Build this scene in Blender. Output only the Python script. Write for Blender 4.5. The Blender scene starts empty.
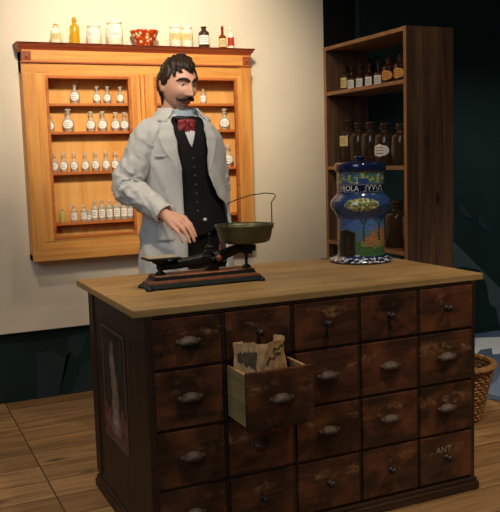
import bpy, bmesh, math, random
from mathutils import Vector, Matrix, noise
random.seed(7)
PI = math.pi
S = bpy.context.scene
COL = S.collection

# ------------------------------------------------------------------ materials
def rgb(r, g, b):
    f = lambda c: (c/255)/12.92 if c/255 <= .04045 else ((c/255+.055)/1.055)**2.4
    return (f(r), f(g), f(b), 1)

def newmat(name, rough=.6, metal=0, spec=.4):
    m = bpy.data.materials.new(name); m.use_nodes = True
    nt = m.node_tree; p = nt.nodes['Principled BSDF']
    p.inputs['Roughness'].default_value = rough
    p.inputs['Metallic'].default_value = metal
    p.inputs['Specular IOR Level'].default_value = spec
    return m, nt, p

def N(nt, kind, **kw):
    n = nt.nodes.new(kind)
    for k, v in kw.items():
        if k in n.inputs: n.inputs[k].default_value = v
        else: setattr(n, k, v)
    return n

def ramp(nt, fac, stops):
    r = nt.nodes.new('ShaderNodeValToRGB'); e = r.color_ramp.elements
    while len(e) < len(stops): e.new(.5)
    for el, (p, c) in zip(e, stops): el.position = p; el.color = c
    nt.links.new(fac, r.inputs[0]); return r.outputs[0]

def mix(nt, fac, a, b, mode='MIX'):
    n = nt.nodes.new('ShaderNodeMix'); n.data_type = 'RGBA'; n.blend_type = mode
    if hasattr(fac, 'is_linked'): nt.links.new(fac, n.inputs[0])
    else: n.inputs[0].default_value = fac
    for s, v in ((6, a), (7, b)):
        if hasattr(v, 'is_linked'): nt.links.new(v, n.inputs[s])
        else: n.inputs[s].default_value = v
    return n.outputs[2]

def coords(nt, scale=(1, 1, 1), rand=False, src='Object'):
    t = nt.nodes.new('ShaderNodeTexCoord'); v = t.outputs[src]
    if rand:
        oi = nt.nodes.new('ShaderNodeObjectInfo')
        m = nt.nodes.new('ShaderNodeVectorMath'); m.operation = 'MULTIPLY_ADD'
        nt.links.new(oi.outputs['Random'], m.inputs[0]); m.inputs[1].default_value = (17, 31, 23)
        nt.links.new(v, m.inputs[2]); v = m.outputs[0]
    mp = nt.nodes.new('ShaderNodeMapping'); mp.inputs['Scale'].default_value = scale
    nt.links.new(v, mp.inputs['Vector']); return mp.outputs[0]

def tex(nt, vec, scale=5, detail=4, rough=.6, dist=0):
    n = N(nt, 'ShaderNodeTexNoise', Scale=scale, Detail=detail, Roughness=rough, Distortion=dist)
    nt.links.new(vec, n.inputs['Vector']); return n.outputs['Fac']

def bump(nt, p, fac, strength=.2, dist=.01):
    b = N(nt, 'ShaderNodeBump', Strength=strength, Distance=dist)
    nt.links.new(fac, b.inputs['Height']); nt.links.new(b.outputs[0], p.inputs['Normal'])

def plain(name, c, rough=.6, metal=0, spec=.4, var=.15, vs=30, bmp=0):
    m, nt, p = newmat(name, rough, metal, spec)
    f = tex(nt, coords(nt), vs, 4)
    d = tuple(x*(1-var) for x in c[:3])+(1,); l = tuple(min(1, x*(1+var)) for x in c[:3])+(1,)
    nt.links.new(ramp(nt, f, [(.3, d), (.7, l)]), p.inputs['Base Color'])
    if bmp: bump(nt, p, f, bmp, .004)
    return m

def wood(name, dark, mid, light, axis='x', scale=1.0, rough=.5, spec=.35, rand=True, bmp=.15, knots=False):
    m, nt, p = newmat(name, rough, 0, spec)
    sc = {'x': (1.6, 26, 26), 'y': (26, 1.6, 26), 'z': (26, 26, 1.6)}[axis]
    v = coords(nt, tuple(s*scale for s in sc), rand)
    f = tex(nt, v, 1.0, 6, .65, .6)
    big = tex(nt, coords(nt, (3*scale,)*3, rand), 1.0, 3)
    c = ramp(nt, f, [(.28, dark), (.5, mid), (.72, light)])
    c = mix(nt, big, c, mix(nt, .45, c, dark), 'MIX')
    if knots:
        kv = coords(nt, {'x': (1.5, 6, 6), 'y': (6, 1.5, 6), 'z': (7, 7, 2.2)}[axis], rand)
        vo = N(nt, 'ShaderNodeTexVoronoi', Scale=1.3); nt.links.new(kv, vo.inputs['Vector'])
        kf = ramp(nt, vo.outputs['Distance'], [(.05, (1, 1, 1, 1)), (.16, (0, 0, 0, 1))])
        c = mix(nt, kf, c, tuple(x*.35 for x in dark[:3])+(1,))
    nt.links.new(c, p.inputs['Base Color'])
    bump(nt, p, f, bmp, .003)
    return m

def glass(name, c, rough=.08, trans=.9, ior=1.3):
    m, nt, p = newmat(name, rough, 0, .5)
    f = tex(nt, coords(nt), 12, 2)
    nt.links.new(ramp(nt, f, [(.2, tuple(x*.92 for x in c[:3])+(1,)), (.8, c)]), p.inputs['Base Color'])
    p.inputs['Transmission Weight'].default_value = trans
    p.inputs['IOR'].default_value = ior
    return m

# --- setting
M = {}
def mat_cream():
    m, nt, p = newmat('cream_paint', .85, 0, .2)
    f = tex(nt, coords(nt), 2.2, 4)
    nt.links.new(ramp(nt, f, [(.3, rgb(220, 206, 182)), (.7, rgb(228, 215, 193))]), p.inputs['Base Color'])
    bump(nt, p, tex(nt, coords(nt), 160, 2), .05, .002)
    return m
def mat_floor():
    m, nt, p = newmat('floor_planks', .5, 0, .35)
    v = coords(nt)
    mp = nt.nodes.new('ShaderNodeMapping'); mp.inputs['Location'].default_value = (.145, .02, 0)
    nt.links.new(v, mp.inputs['Vector'])
    br = N(nt, 'ShaderNodeTexBrick', offset=0.0)
    br.inputs['Scale'].default_value = 1; br.inputs['Brick Width'].default_value = 2.4
    br.inputs['Row Height'].default_value = .19; br.inputs['Mortar Size'].default_value = .0035
    br.inputs['Mortar Smooth'].default_value = .3
    br.inputs['Color1'].default_value = (0, 0, 0, 1); br.inputs['Color2'].default_value = (1, 1, 1, 1); br.inputs['Mortar'].default_value = (.5, .5, .5, 1)
    br.inputs['Bias'].default_value = 0
    nt.links.new(mp.outputs[0], br.inputs['Vector'])
    # per-plank shift of the grain
    sh = nt.nodes.new('ShaderNodeVectorMath'); sh.operation = 'MULTIPLY_ADD'
    nt.links.new(br.outputs['Color'], sh.inputs[0]); sh.inputs[1].default_value = (5, 9, 3); nt.links.new(v, sh.inputs[2])
    mg = nt.nodes.new('ShaderNodeMapping'); mg.inputs['Scale'].default_value = (1.6, 22, 22); nt.links.new(sh.outputs[0], mg.inputs['Vector'])
    g = tex(nt, mg.outputs[0], 1.2, 6, .65, .8)
    c = ramp(nt, g, [(.25, rgb(112, 82, 52)), (.5, rgb(164, 128, 86)), (.75, rgb(190, 152, 106))])
    plank = ramp(nt, br.outputs['Color'], [(0, (.62, .58, .55, 1)), (1, (1, 1, 1, 1))])
    c = mix(nt, 1, c, plank, 'MULTIPLY')
    ks = nt.nodes.new('ShaderNodeMapping'); ks.inputs['Scale'].default_value = (2.2, 6, 6); nt.links.new(sh.outputs[0], ks.inputs['Vector'])
    vo = N(nt, 'ShaderNodeTexVoronoi', Scale=1.0); nt.links.new(ks.outputs[0], vo.inputs['Vector'])
    c = mix(nt, ramp(nt, vo.outputs['Distance'], [(.04, (.8, .8, .8, 1)), (.17, (0, 0, 0, 1))]), c, rgb(62, 40, 24))
    c = mix(nt, br.outputs['Fac'], c, rgb(74, 52, 34))
    nt.links.new(c, p.inputs['Base Color'])
    bump(nt, p, g, .12, .003)
    return m
M['cream'] = mat_cream(); M['floor'] = mat_floor()
M['green'] = plain('dark_green_paint', rgb(20, 41, 34), .75, 0, .25, .12, 5)
M['grey_paint'] = plain('slate_grey_mural_paint', rgb(70, 82, 82), .75, 0, .25, .12, 9)
M['grey_dim'] = plain('deep_slate_mural_paint', rgb(38, 52, 53), .75, 0, .25, .12, 9)
M['near_black'] = plain('near_black_strip', rgb(15, 15, 13), .8, 0, .2, .2, 6)
M['teal_trim'] = plain('dark_teal_trim', rgb(38, 55, 54), .6, 0, .3, .1, 9)
M['blue_floor'] = plain('blue_grey_floor', rgb(84, 100, 118), .6, 0, .3, .1, 5)
M['blue_light'] = plain('pale_blue_floor', rgb(118, 134, 158), .6, 0, .3, .1, 5)
M['white_floor'] = plain('chalk_white_floor', rgb(225, 222, 212), .6, 0, .3, .08, 12)

# --- woods
def mat_drawer():
    m, nt, p = newmat('aged_drawer_wood', .42, 0, .4)
    v = coords(nt, (2.2, 30, 30), True)
    g = tex(nt, v, 1.0, 6, .65, .7)
    oi = nt.nodes.new('ShaderNodeObjectInfo')
    base = ramp(nt, g, [(.25, rgb(34, 22, 16)), (.5, rgb(62, 40, 28)), (.78, rgb(90, 59, 40))])
    tint = ramp(nt, oi.outputs['Random'], [(0, (.55, .54, .52, 1)), (.5, (.85, .80, .76, 1)), (1, (1.15, .94, .85, 1))])
    c = mix(nt, 1, base, tint, 'MULTIPLY')
    b = tex(nt, coords(nt, (7, 7, 9), True), 1.0, 4, .6)
    c = mix(nt, ramp(nt, b, [(.46, (0, 0, 0, 1)), (.70, (.7, .7, .7, 1))]), c, rgb(122, 70, 42))
    # worn paper label remains in a band above the pull
    w = mix(nt, 1, ramp(nt, tex(nt, coords(nt, (34, 34, 60), True), 1.0, 6, .75, .4), [(.3, (0, 0, 0, 1)), (.7, (1, 1, 1, 1))]), ramp(nt, tex(nt, coords(nt, (9, 9, 14), True), 1.0, 3), [(.35, (0, 0, 0, 1)), (.62, (1, 1, 1, 1))]), 'MULTIPLY')
    sep = nt.nodes.new('ShaderNodeSeparateXYZ'); tc = nt.nodes.new('ShaderNodeTexCoord'); nt.links.new(tc.outputs['Object'], sep.inputs[0])
    band = ramp(nt, N2(nt, sep.outputs['Z']), [(.56, (0, 0, 0, 1)), (.64, (1, 1, 1, 1)), (.76, (1, 1, 1, 1)), (.85, (0, 0, 0, 1))])
    wf = ramp(nt, w, [(.34, (0, 0, 0, 1)), (.75, (.55, .55, .55, 1))])
    c = mix(nt, mix(nt, 1, wf, band, 'MULTIPLY'), c, rgb(168, 128, 86))
    s = tex(nt, coords(nt, (60, 60, 60), True), 1.0, 5, .8)
    c = mix(nt, ramp(nt, s, [(.62, (0, 0, 0, 1)), (.72, (.45, .45, .45, 1))]), c, rgb(160, 124, 88))
    nt.links.new(c, p.inputs['Base Color'])
    bump(nt, p, g, .2, .003)
    return m
def N2(nt, sock):
    a = nt.nodes.new('ShaderNodeMapRange'); a.inputs[1].default_value = -.1; a.inputs[2].default_value = .1
    nt.links.new(sock, a.inputs[0]); return a.outputs[0]
M['drawer'] = mat_drawer()
M['carcass'] = wood('dark_counter_wood', rgb(32, 20, 13), rgb(54, 34, 22), rgb(76, 50, 33), 'z', 1, .5)
M['plinth'] = wood('dark_plinth_wood', rgb(32, 20, 13), rgb(56, 36, 23), rgb(84, 56, 37), 'x', 1, .5)
M['pale_wood'] = wood('pale_drawer_side_wood', rgb(112, 98, 62), rgb(142, 126, 82), rgb(164, 148, 102), 'y', 1, .6)
M['pale_edge'] = wood('pale_drawer_rim_wood', rgb(164, 126, 80), rgb(192, 150, 100), rgb(210, 170, 118), 'y', 1, .6)
def mat_top():
    m, nt, p = newmat('worn_counter_top', .5, 0, .35)
    g = tex(nt, coords(nt, (1.4, 24, 24)), 1.2, 6, .65, .5)
    c = ramp(nt, g, [(.25, rgb(126, 98, 60)), (.5, rgb(156, 124, 78)), (.75, rgb(180, 148, 98))])
    ch = N(nt, 'ShaderNodeTexWave', Scale=1.0, Distortion=.5); mp = coords(nt, (60, 60, 60)); nt.links.new(mp, ch.inputs['Vector']); ch.bands_direction = 'DIAGONAL'
    c = mix(nt, .10, c, ch.outputs['Color'], 'OVERLAY')
    st = tex(nt, coords(nt, (3, 4, 3)), 1.3, 5, .6)
    c = mix(nt, ramp(nt, st, [(.5, (0, 0, 0, 1)), (.75, (.6, .6, .6, 1))]), c, rgb(104, 78, 48))
    nt.links.new(c, p.inputs['Base Color']); bump(nt, p, g, .12, .003)
    return m
M['top'] = mat_top()
M['oak'] = wood('honey_pine', rgb(182, 112, 48), rgb(220, 154, 78), rgb(236, 180, 102), 'z', .8, .45, rand=True)
M['oak_h'] = wood('honey_pine_rail', rgb(182, 112, 48), rgb(220, 154, 78), rgb(236, 180, 102), 'x', .8, .45, rand=True)
M['oak_red'] = wood('red_stained_moulding', rgb(128, 54, 30), rgb(164, 78, 44), rgb(188, 102, 58), 'x', .8, .45)
M['moulding'] = wood('orange_pine_moulding', rgb(150, 74, 30), rgb(190, 108, 48), rgb(214, 134, 66), 'x', .8, .45)
M['oak_back'] = wood('cabinet_back_boards', rgb(202, 136, 62), rgb(226, 164, 88), rgb(238, 184, 108), 'z', .6, .55)
M['shelf_wood'] = wood('rough_brown_shelf_wood', rgb(52, 35, 23), rgb(92, 64, 43), rgb(128, 94, 64), 'z', .8, .6, knots=True)
M['lit_edge'] = wood('lit_board_edge', rgb(136, 92, 58), rgb(168, 120, 78), rgb(186, 140, 96), 'z', 1, .6)  # paler wood tone stands in for light falling on the front edges
M['shelf_edge'] = wood('shelf_board_wood', rgb(88, 56, 35), rgb(128, 86, 55), rgb(152, 106, 70), 'y', 1, .6)

# --- other stuff
M['iron'] = plain('black_cast_iron', rgb(30, 29, 27), .45, .5, .5, .3, 40, .2)
M['iron_red'] = plain('worn_copper_paint', rgb(122, 72, 48), .5, .4, .5, .35, 30, .1)
M['iron_green'] = plain('dark_green_enamel', rgb(34, 44, 42), .4, .3, .5, .3, 40)
M['pan'] = plain('tarnished_brass_pan', rgb(96, 96, 72), .42, .75, .5, .3, 14, .1)
M['plate'] = plain('stone_grey_plate', rgb(172, 158, 132), .5, .1, .4, .15, 30)
M['pull'] = plain('worn_bronze_pull', rgb(74, 58, 48), .55, .35, .4, .4, 60, .2)
M['knob'] = plain('black_turned_knob', rgb(40, 32, 28), .4, .2, .5, .25, 60)
M['clear'] = glass('clear_glass', rgb(238, 226, 202), .12, .55, 1.2)
M['milky'] = plain('cloudy_white_glass', rgb(236, 226, 200), .25, 0, .5, .06, 30)
M['amber'] = glass('dark_amber_glass', rgb(70, 34, 14), .1, .35, 1.4)
M['amber_lit'] = glass('amber_glass', rgb(150, 70, 20), .1, .5, 1.4)
M['yellow_glass'] = glass('yellow_liquid_glass', rgb(226, 178, 40), .1, .4, 1.3)
M['green_glass'] = glass('yellow_green_glass', rgb(216, 204, 110), .1, .3, 1.3)
M['smoke'] = glass('smoky_brown_glass', rgb(82, 62, 44), .08, .45, 1.4)
M['label'] = plain('white_paper_label', rgb(240, 234, 220), .7, 0, .2, .05, 40)
M['label_cream'] = plain('cream_paper_label', rgb(226, 200, 140), .7, 0, .2, .07, 40)
M['label_orange'] = plain('orange_paper_label', rgb(226, 160, 84), .7, 0, .2, .07, 40)
M['ink'] = plain('faded_label_ink', rgb(96, 74, 62), .7, 0, .2, .1, 40)
M['red_label'] = plain('red_label_paper', rgb(190, 50, 26), .6, 0, .3, .1, 40)
M['cork'] = plain('dark_cork', rgb(64, 42, 28), .8, 0, .2, .2, 60)
M['paper'] = plain('brown_kraft_paper', rgb(196, 158, 112), .75, 0, .2, .1, 24, .15)
M['print'] = plain('grey_printed_ink', rgb(92, 76, 56), .75, 0, .2, .15, 40)
M['skin'] = plain('skin', rgb(220, 165, 140), .5, 0, .4, .06, 25)
M['hair'] = plain('brown_hair', rgb(44, 29, 19), .5, 0, .35, .4, 70, .4)
M['brow'] = plain('dark_brown_whiskers', rgb(38, 24, 17), .55, 0, .4, .25, 90, .3)
M['eye_white'] = plain('eye_white', rgb(226, 218, 206), .2, 0, .5, .02, 10)
M['iris'] = plain('dark_iris', rgb(40, 26, 18), .2, 0, .5, .1, 10)
M['lip'] = plain('lips', rgb(166, 92, 78), .45, 0, .4, .06, 40)
M['coat'] = plain('off_white_cotton', rgb(204, 205, 204), .85, 0, .2, .05, 18, .1)
M['vest'] = plain('black_wool', rgb(22, 22, 24), .8, 0, .25, .2, 60, .1)
M['trouser'] = plain('black_trouser_cloth', rgb(20, 20, 22), .85, 0, .2, .2, 60, .1)
M['shirt'] = plain('white_shirt_cotton', rgb(226, 226, 230), .8, 0, .2, .03, 40)
M['collar'] = plain('pale_blue_collar_cotton', rgb(168, 186, 198), .8, 0, .2, .05, 40)
M['tie'] = plain('crimson_silk', rgb(152, 54, 56), .45, 0, .5, .25, 90)
M['tie_dark'] = plain('dark_silk_band', rgb(32, 26, 28), .5, 0, .4, .2, 60)
M['button'] = plain('dark_button', rgb(70, 68, 66), .3, 0, .5, .1, 60)
M['leather'] = plain('black_leather', rgb(24, 20, 18), .35, 0, .5, .2, 60)
M['chalk'] = plain('chalk_writing', rgb(150, 136, 120), .85, 0, .1, .3, 120)
M['white_glaze'] = plain('white_glaze', rgb(216, 214, 206), .15, 0, .5, .05, 20)
def mat_attr(name, rough=.15, spec=.6):
    m, nt, p = newmat(name, rough, 0, spec)
    a = nt.nodes.new('ShaderNodeAttribute'); a.attribute_name = 'paint'
    f = tex(nt, coords(nt), 60, 3)
    c = mix(nt, 1, a.outputs['Color'], ramp(nt, f, [(.3, (.85, .85, .85, 1)), (.7, (1, 1, 1, 1))]), 'MULTIPLY')
    nt.links.new(c, p.inputs['Base Color']); return m
M['paint'] = mat_attr('painted_glaze'); M['paint_matt'] = mat_attr('printed_paper', .55, .3)
def mat_wicker():
    m, nt, p = newmat('wicker', .6, 0, .3)
    w = N(nt, 'ShaderNodeTexWave', Scale=1.0, Distortion=1.0); w.bands_direction = 'Z'
    nt.links.new(coords(nt, (12, 12, 30)), w.inputs['Vector'])
    f = tex(nt, coords(nt, (40, 40, 40)), 1.0, 4)
    c = ramp(nt, f, [(.3, rgb(112, 78, 44)), (.7, rgb(178, 136, 86))])
    nt.links.new(c, p.inputs['Base Color']); bump(nt, p, w.outputs['Fac'], .5, .006); return m
M['wicker'] = mat_wicker()
M['chips'] = plain('brown_bark_chips', rgb(112, 76, 48), .8, 0, .2, .5, 50, .5)
def mat_bowl():
    m, nt, p = newmat('orange_patterned_ceramic', .25, 0, .5)
    vo = N(nt, 'ShaderNodeTexVoronoi', Scale=42); nt.links.new(coords(nt), vo.inputs['Vector'])
    c = ramp(nt, vo.outputs['Distance'], [(.30, rgb(244, 224, 180)), (.42, rgb(206, 84, 24)), (.8, rgb(168, 48, 14))])
    nt.links.new(c, p.inputs['Base Color']); return m
M['bowl'] = mat_bowl()

# ------------------------------------------------------------------ mesh builder
class B:
    def __init__(s): s.v = []; s.f = []; s.m = []; s.sm = []
    def add(s, vs, fs, mi=0, smooth=False):
        o = len(s.v); s.v += [tuple(v) for v in vs]
        for f in fs: s.f.append(tuple(i+o for i in f)); s.m.append(mi); s.sm.append(smooth)
    def box(s, x0, x1, y0, y1, z0, z1, mi=0, bev=.0):
        if bev:
            bm = bmesh.new(); bmesh.ops.create_cube(bm, size=1)
            for v in bm.verts: v.co = Vector(((x0+x1)/2+v.co.x*(x1-x0), (y0+y1)/2+v.co.y*(y1-y0), (z0+z1)/2+v.co.z*(z1-z0)))
            bmesh.ops.bevel(bm, geom=list(bm.edges), offset=bev, segments=2, affect='EDGES', profile=.6)
            bm.verts.index_update()
            s.add([v.co[:] for v in bm.verts], [[v.index for v in f.verts] for f in bm.faces], mi); bm.free(); return
        v = [(x, y, z) for x in (x0, x1) for y in (y0, y1) for z in (z0, z1)]
        s.add(v, [(0, 1, 3, 2), (4, 6, 7, 5), (0, 4, 5, 1), (2, 3, 7, 6), (0, 2, 6, 4), (1, 5, 7, 3)], mi)
    def lathe(s, prof, c=(0, 0, 0), n=24, mi=0, cap=True, sx=1, sy=1):
        vs = []
        for r, z in prof:
            for k in range(n):
                a = 2*PI*k/n; vs.append((c[0]+r*sx*math.cos(a), c[1]+r*sy*math.sin(a), c[2]+z))
        fs = [(i*n+k, i*n+(k+1) % n, (i+1)*n+(k+1) % n, (i+1)*n+k) for i in range(len(prof)-1) for k in range(n)]
        if cap:
            if prof[0][0] > 1e-6: fs.append(tuple(range(n))[::-1])
            if prof[-1][0] > 1e-6: fs.append(tuple((len(prof)-1)*n+k for k in range(n)))
        s.add(vs, fs, mi, True)
    def tube(s, pts, rad, n=10, mi=0, up=None, flat=1.0, round_caps=True):
        pts = [Vector(p) for p in pts]
        if not hasattr(rad, '__len__'): rad = [rad]*len(pts)
        P = list(pts); R = list(rad)
        if round_caps:
            d0 = (pts[0]-pts[1]).normalized(); d1 = (pts[-1]-pts[-2]).normalized()
            pre = [(pts[0]+d0*rad[0]*k, rad[0]*math.sqrt(max(1e-4, 1-k*k))) for k in (.97, .8, .45)]
            post = [(pts[-1]+d1*rad[-1]*k, rad[-1]*math.sqrt(max(1e-4, 1-k*k))) for k in (.45, .8, .97)]
            P = [p for p, _ in pre]+P+[p for p, _ in post]; R = [r for _, r in pre]+R+[r for _, r in post]
        t = (P[1]-P[0]).normalized()
        ref = Vector(up) if up else (Vector((0, 0, 1)) if abs(t.z) < .9 else Vector((1, 0, 0)))
        vs = []
        nrm = (ref-t*ref.dot(t)).normalized()
        for i, p in enumerate(P):
            a = P[max(0, i-1)]; b = P[min(len(P)-1, i+1)]; t = (b-a).normalized()
            nrm = (nrm-t*nrm.dot(t)).normalized(); bi = t.cross(nrm)
            for k in range(n):
                th = 2*PI*k/n; vs.append(p+(bi*math.cos(th)+nrm*math.sin(th)*flat)*R[i])
        fs = [(i*n+k, i*n+(k+1) % n, (i+1)*n+(k+1) % n, (i+1)*n+k) for i in range(len(P)-1) for k in range(n)]
        fs.append(tuple(range(n))[::-1]); fs.append(tuple((len(P)-1)*n+k for k in range(n)))
        s.add(vs, fs, mi, True)
    def grid(s, fn, nu, nv, mi=0, wrap=False, smooth=True):
        vs = [fn(i/(nu if wrap else nu-1), j/(nv-1)) for j in range(nv) for i in range(nu)]
        fs = [(j*nu+i, j*nu+(i+1) % nu, (j+1)*nu+(i+1) % nu, (j+1)*nu+i) for j in range(nv-1) for i in range(nu if wrap else nu-1)]
        s.add(vs, fs, mi, smooth)
    def prism(s, poly, y0, y1, mi=0, plane='xz'):
        n = len(poly)
        mk = {'xz': lambda a, b, d: (a, d, b), 'xy': lambda a, b, d: (a, b, d), 'yz': lambda a, b, d: (d, a, b)}[plane]
        vs = [mk(a, b, y0) for a, b in poly]+[mk(a, b, y1) for a, b in poly]
        s.add(vs, [tuple(range(n))[::-1], tuple(range(n, 2*n))]+[(i, (i+1) % n, n+(i+1) % n, n+i) for i in range(n)], mi)
    def ball(s, c, r, nu=16, nv=10, mi=0, axes=None):
        c = Vector(c); r = r if hasattr(r, '__len__') else (r, r, r)
        ax = axes or (Vector((1, 0, 0)), Vector((0, 1, 0)), Vector((0, 0, 1)))
        prof = []
        vs = []
        for j in range(nv+1):
            ph = -PI/2+PI*j/nv; cz = math.sin(ph); cr = max(math.cos(ph), 1e-3)
            for i in range(nu):
                t = 2*PI*i/nu
                vs.append(c+ax[0]*(r[0]*cr*math.cos(t))+ax[1]*(r[1]*cr*math.sin(t))+ax[2]*(r[2]*cz))
        fs = [(j*nu+i, j*nu+(i+1) % nu, (j+1)*nu+(i+1) % nu, (j+1)*nu+i) for j in range(nv) for i in range(nu)]
        fs += [tuple(range(nu))[::-1], tuple(nv*nu+i for i in range(nu))]
        s.add(vs, fs, mi, True)
    def mesh(s, name, mats):
        me = bpy.data.meshes.new(name); me.from_pydata(s.v, [], s.f)
        for m in (mats if isinstance(mats, (list, tuple)) else [mats]): me.materials.append(M[m] if isinstance(m, str) else m)
        me.polygons.foreach_set('material_index', s.m); me.polygons.foreach_set('use_smooth', s.sm)
        bm = bmesh.new(); bm.from_mesh(me); bmesh.ops.recalc_face_normals(bm, faces=bm.faces); bm.to_mesh(me); bm.free()
        me.update(); return me
    def obj(s, name, mats, parent=None, loc=None, rz=0):
        o = bpy.data.objects.new(name, s.mesh(name, mats)); COL.objects.link(o)
        if parent: o.parent = parent
        if loc is not None: o.location = loc
        o.rotation_euler[2] = rz
        return o

def tag(o, label, cat, group=None):
    o['label'] = label; o['category'] = cat
    if group: o['group'] = group
    return o
def thing(name, label, cat, loc=(0, 0, 0), rz=0, group=None):
    o = bpy.data.objects.new(name, None); COL.objects.link(o); o.location = loc; o.rotation_euler[2] = rz
    o.empty_display_size = .1
    return tag(o, label, cat, group)
def struct(o): o['kind'] = 'structure'; return o
def copy_thing(root, loc, label, rz=None):
    r = root.copy(); COL.objects.link(r); r.location = loc; r['label'] = label
    if rz is not None: r.rotation_euler[2] = rz
    for ch in list(root.children):
        c = ch.copy(); COL.objects.link(c); c.parent = r
        for g in list(ch.children):
            d = g.copy(); COL.objects.link(d); d.parent = c
    return r

# ------------------------------------------------------------------ setting
WY = 2.2056           # dark wall plane
WC = 2.159            # face of the cream panel
b = B(); b.box(-2.5, 6, -4, WY+.1, -.05, 0); struct(b.obj('floor', 'floor'))
# blue-grey floor area with pale and white shapes beyond the counter
b = B()
b.prism([(2.24, .93), (2.30, .80), (2.6, .62), (4.2, .2), (4.2, WY-.001), (1.62, WY-.001), (1.62, 1.2)], 0, .004, 0, 'xy')
b.prism([(2.30, 1.02), (2.33, .86), (2.62, .70), (3.1, .95), (2.75, 1.35), (2.54, 1.16)], .004, .0055, 1, 'xy')
b.prism([(3.16, 2.10), (3.4, 2.0), (3.35, 1.86), (3.16, 1.80), (3.0, 1.65), (2.94, 1.65), (3.0, 1.73), (3.06, 1.80), (2.96, 1.80), (2.86, 1.72), (2.78, 1.74), (2.70, 1.85), (2.80, 1.98)], .004, .0055, 2, 'xy')
struct(b.obj('floor_blue_area', ['blue_floor', 'blue_light', 'white_floor']))
# dark wall with its painted shapes
b = B(); b.box(-2.5, 6, WY, WY+.1, 0, 3.6)
def shape(poly, mi): b.prism(poly, WY-.003, WY+.01, mi)
shape([(3.03, .70), (3.07, .70), (3.2, .585), (3.50, .32), (3.9, -.0), (3.5, .0), (3.45, .18), (3.41, .20), (3.385, .24), (3.36, .37), (3.30, .48), (3.15, .52), (3.03, .52)], 1)
shape([(3.10, .985), (3.13, .975), (3.20, .90), (3.22, .87), (3.16, .885), (3.11, .93)], 2)
shape([(3.27, .895), (3.30, .89), (3.36, .80), (3.42, .775), (3.36, .775), (3.29, .82)], 2)
shape([(.035, .0), (.045, .27), (.14, .275), (.205, .225), (.245, .255), (.235, .30), (.16, .0)], 2)
shape([(.245, .355), (.37, .371), (.30, .235), (.27, .205), (.245, .26), (.225, .30)], 2)
shape([(.225, .0), (.31, .165), (.42, .20), (.5, .33), (.5, .0)], 2)
struct(b.obj('wall_back', ['green', 'grey_paint', 'grey_dim']))
b = B(); b.box(-2.5, 1.973, WC, WY+.02, .412, 3.6, 0, .002); struct(b.obj('wall_back_panel', 'cream'))
b = B(); b.box(1.985, 2.228, WY-.02, WY+.02, 0, 3.6, 0, .002); struct(b.obj('dark_strip_1', 'near_black'))  # near-black upright strip between the cream panel and the teal strip
b = B(); b.box(2.236, 2.268, WY-.016, WY+.02, 0, 3.6, 0, .002); struct(b.obj('trim_2', 'teal_trim'))

# ------------------------------------------------------------------ apothecary counter
H = .88; W = 1.4333; D = .8148
X0, X1 = .043, 1.392; YB = D-.036
ctr = thing('apothecary_counter', 'dark wooden apothecary counter with twenty drawers and a pale worn top', 'counter')
b = B(); b.box(0, W, 0, D, H-.026, H, 0, .004); b.obj('counter_top', 'top', ctr)
cols = [.055, .314, .578, .8555, 1.118, 1.384]
rows = [.846, .668, .460, .2555, .056]
b = B()
b.box(X0, X0+.022, .0, YB, 0, H-.026, 0, .002); b.box(X1-.022, X1, .0, YB, 0, H-.026, 0, .002)
b.box(X0+.02, X1-.02, YB-.015, YB, 0, H-.026); b.box(X0+.02, X1-.02, .03, YB, .03, .045)
b.box(X0+.02, X1-.02, .006, .03, .045, .058)
b.box(X0+.01, X1-.01, .004, .03, rows[0]-.002, H-.026)
for c in cols[1:-1]: b.box(c-.006, c+.006, .006, YB-.02, .045, H-.03)
for z in rows[1:-1]: b.box(X0+.02, X1-.02, .006, .35, z-.004, z+.004)
# frame-and-panel moulding on the visible end
b.box(X0-.006, X0+.002, .0, .10, .07, H-.03, 0, .002); b.box(X0-.006, X0+.002, YB-.07, YB, .07, H-.03, 0, .002)
b.obj('carcass', 'carcass', ctr)
b = B()
b.box(X0-.014, X1+.014, -.014, YB+.012, 0, .034, 0, .004); b.box(X0-.008, X1+.008, -.008, YB+.008, .034, .05, 0, .004)
b.obj('plinth', 'plinth', ctr)
# printed picture on the end panel: a generic dark portrait-format print
def print_mesh():
    y0, y1, z0, z1 = .275, .600, .285, .735
    nu, nv = 44, 60; bb = B()
    bb.grid(lambda u, v: (X0-.0022-.0005*math.sin(9*u+7*v), y1+(y0-y1)*u, z0+(z1-z0)*v), nu, nv)
    me = bb.mesh('print', 'paint_matt'); at = me.color_attributes.new('paint', 'FLOAT_COLOR', 'POINT')
    for i in range(nu*nv):
        u = (i % nu)/(nu-1); v = (i//nu)/(nv-1)
        n1 = noise.noise(Vector((u*7, v*9, 1))); n2 = noise.noise(Vector((u*15, v*18, 5)))
        c = Vector((.030, .022, .016))*(1+.6*n1)
        if v < .32+.06*n1: c = Vector((.14, .05, .04))*(1+.7*n2)+Vector((.06, .05, .045))*max(0, n1*2)
        if abs(u-.46-.06*math.sin(v*5)) < .20*(1-v*.75)+.02*n1 and .1 < v < .80: c = Vector((.21, .16, .12))*(1+.6*n2)
        if (u-.44)**2*1.2+(v-.83)**2*2 < .006: c = Vector((.16, .10, .07))
        if v < .34 and (u-.5)**2+(v-.2)**2 < .012+.006*n2: c = Vector((.30, .24, .22))*(1+.8*n2)
        if u < .03 or u > .97 or v < .02 or v > .98: c = Vector((.12, .09, .06))
        at.data[i].color = (max(0, c.x), max(0, c.y), max(0, c.z), 1)
    o = bpy.data.objects.new('picture_print', me); COL.objects.link(o); o.parent = ctr
    o['label'] = 'faded picture print glued to the end panel'
print_mesh()

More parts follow.
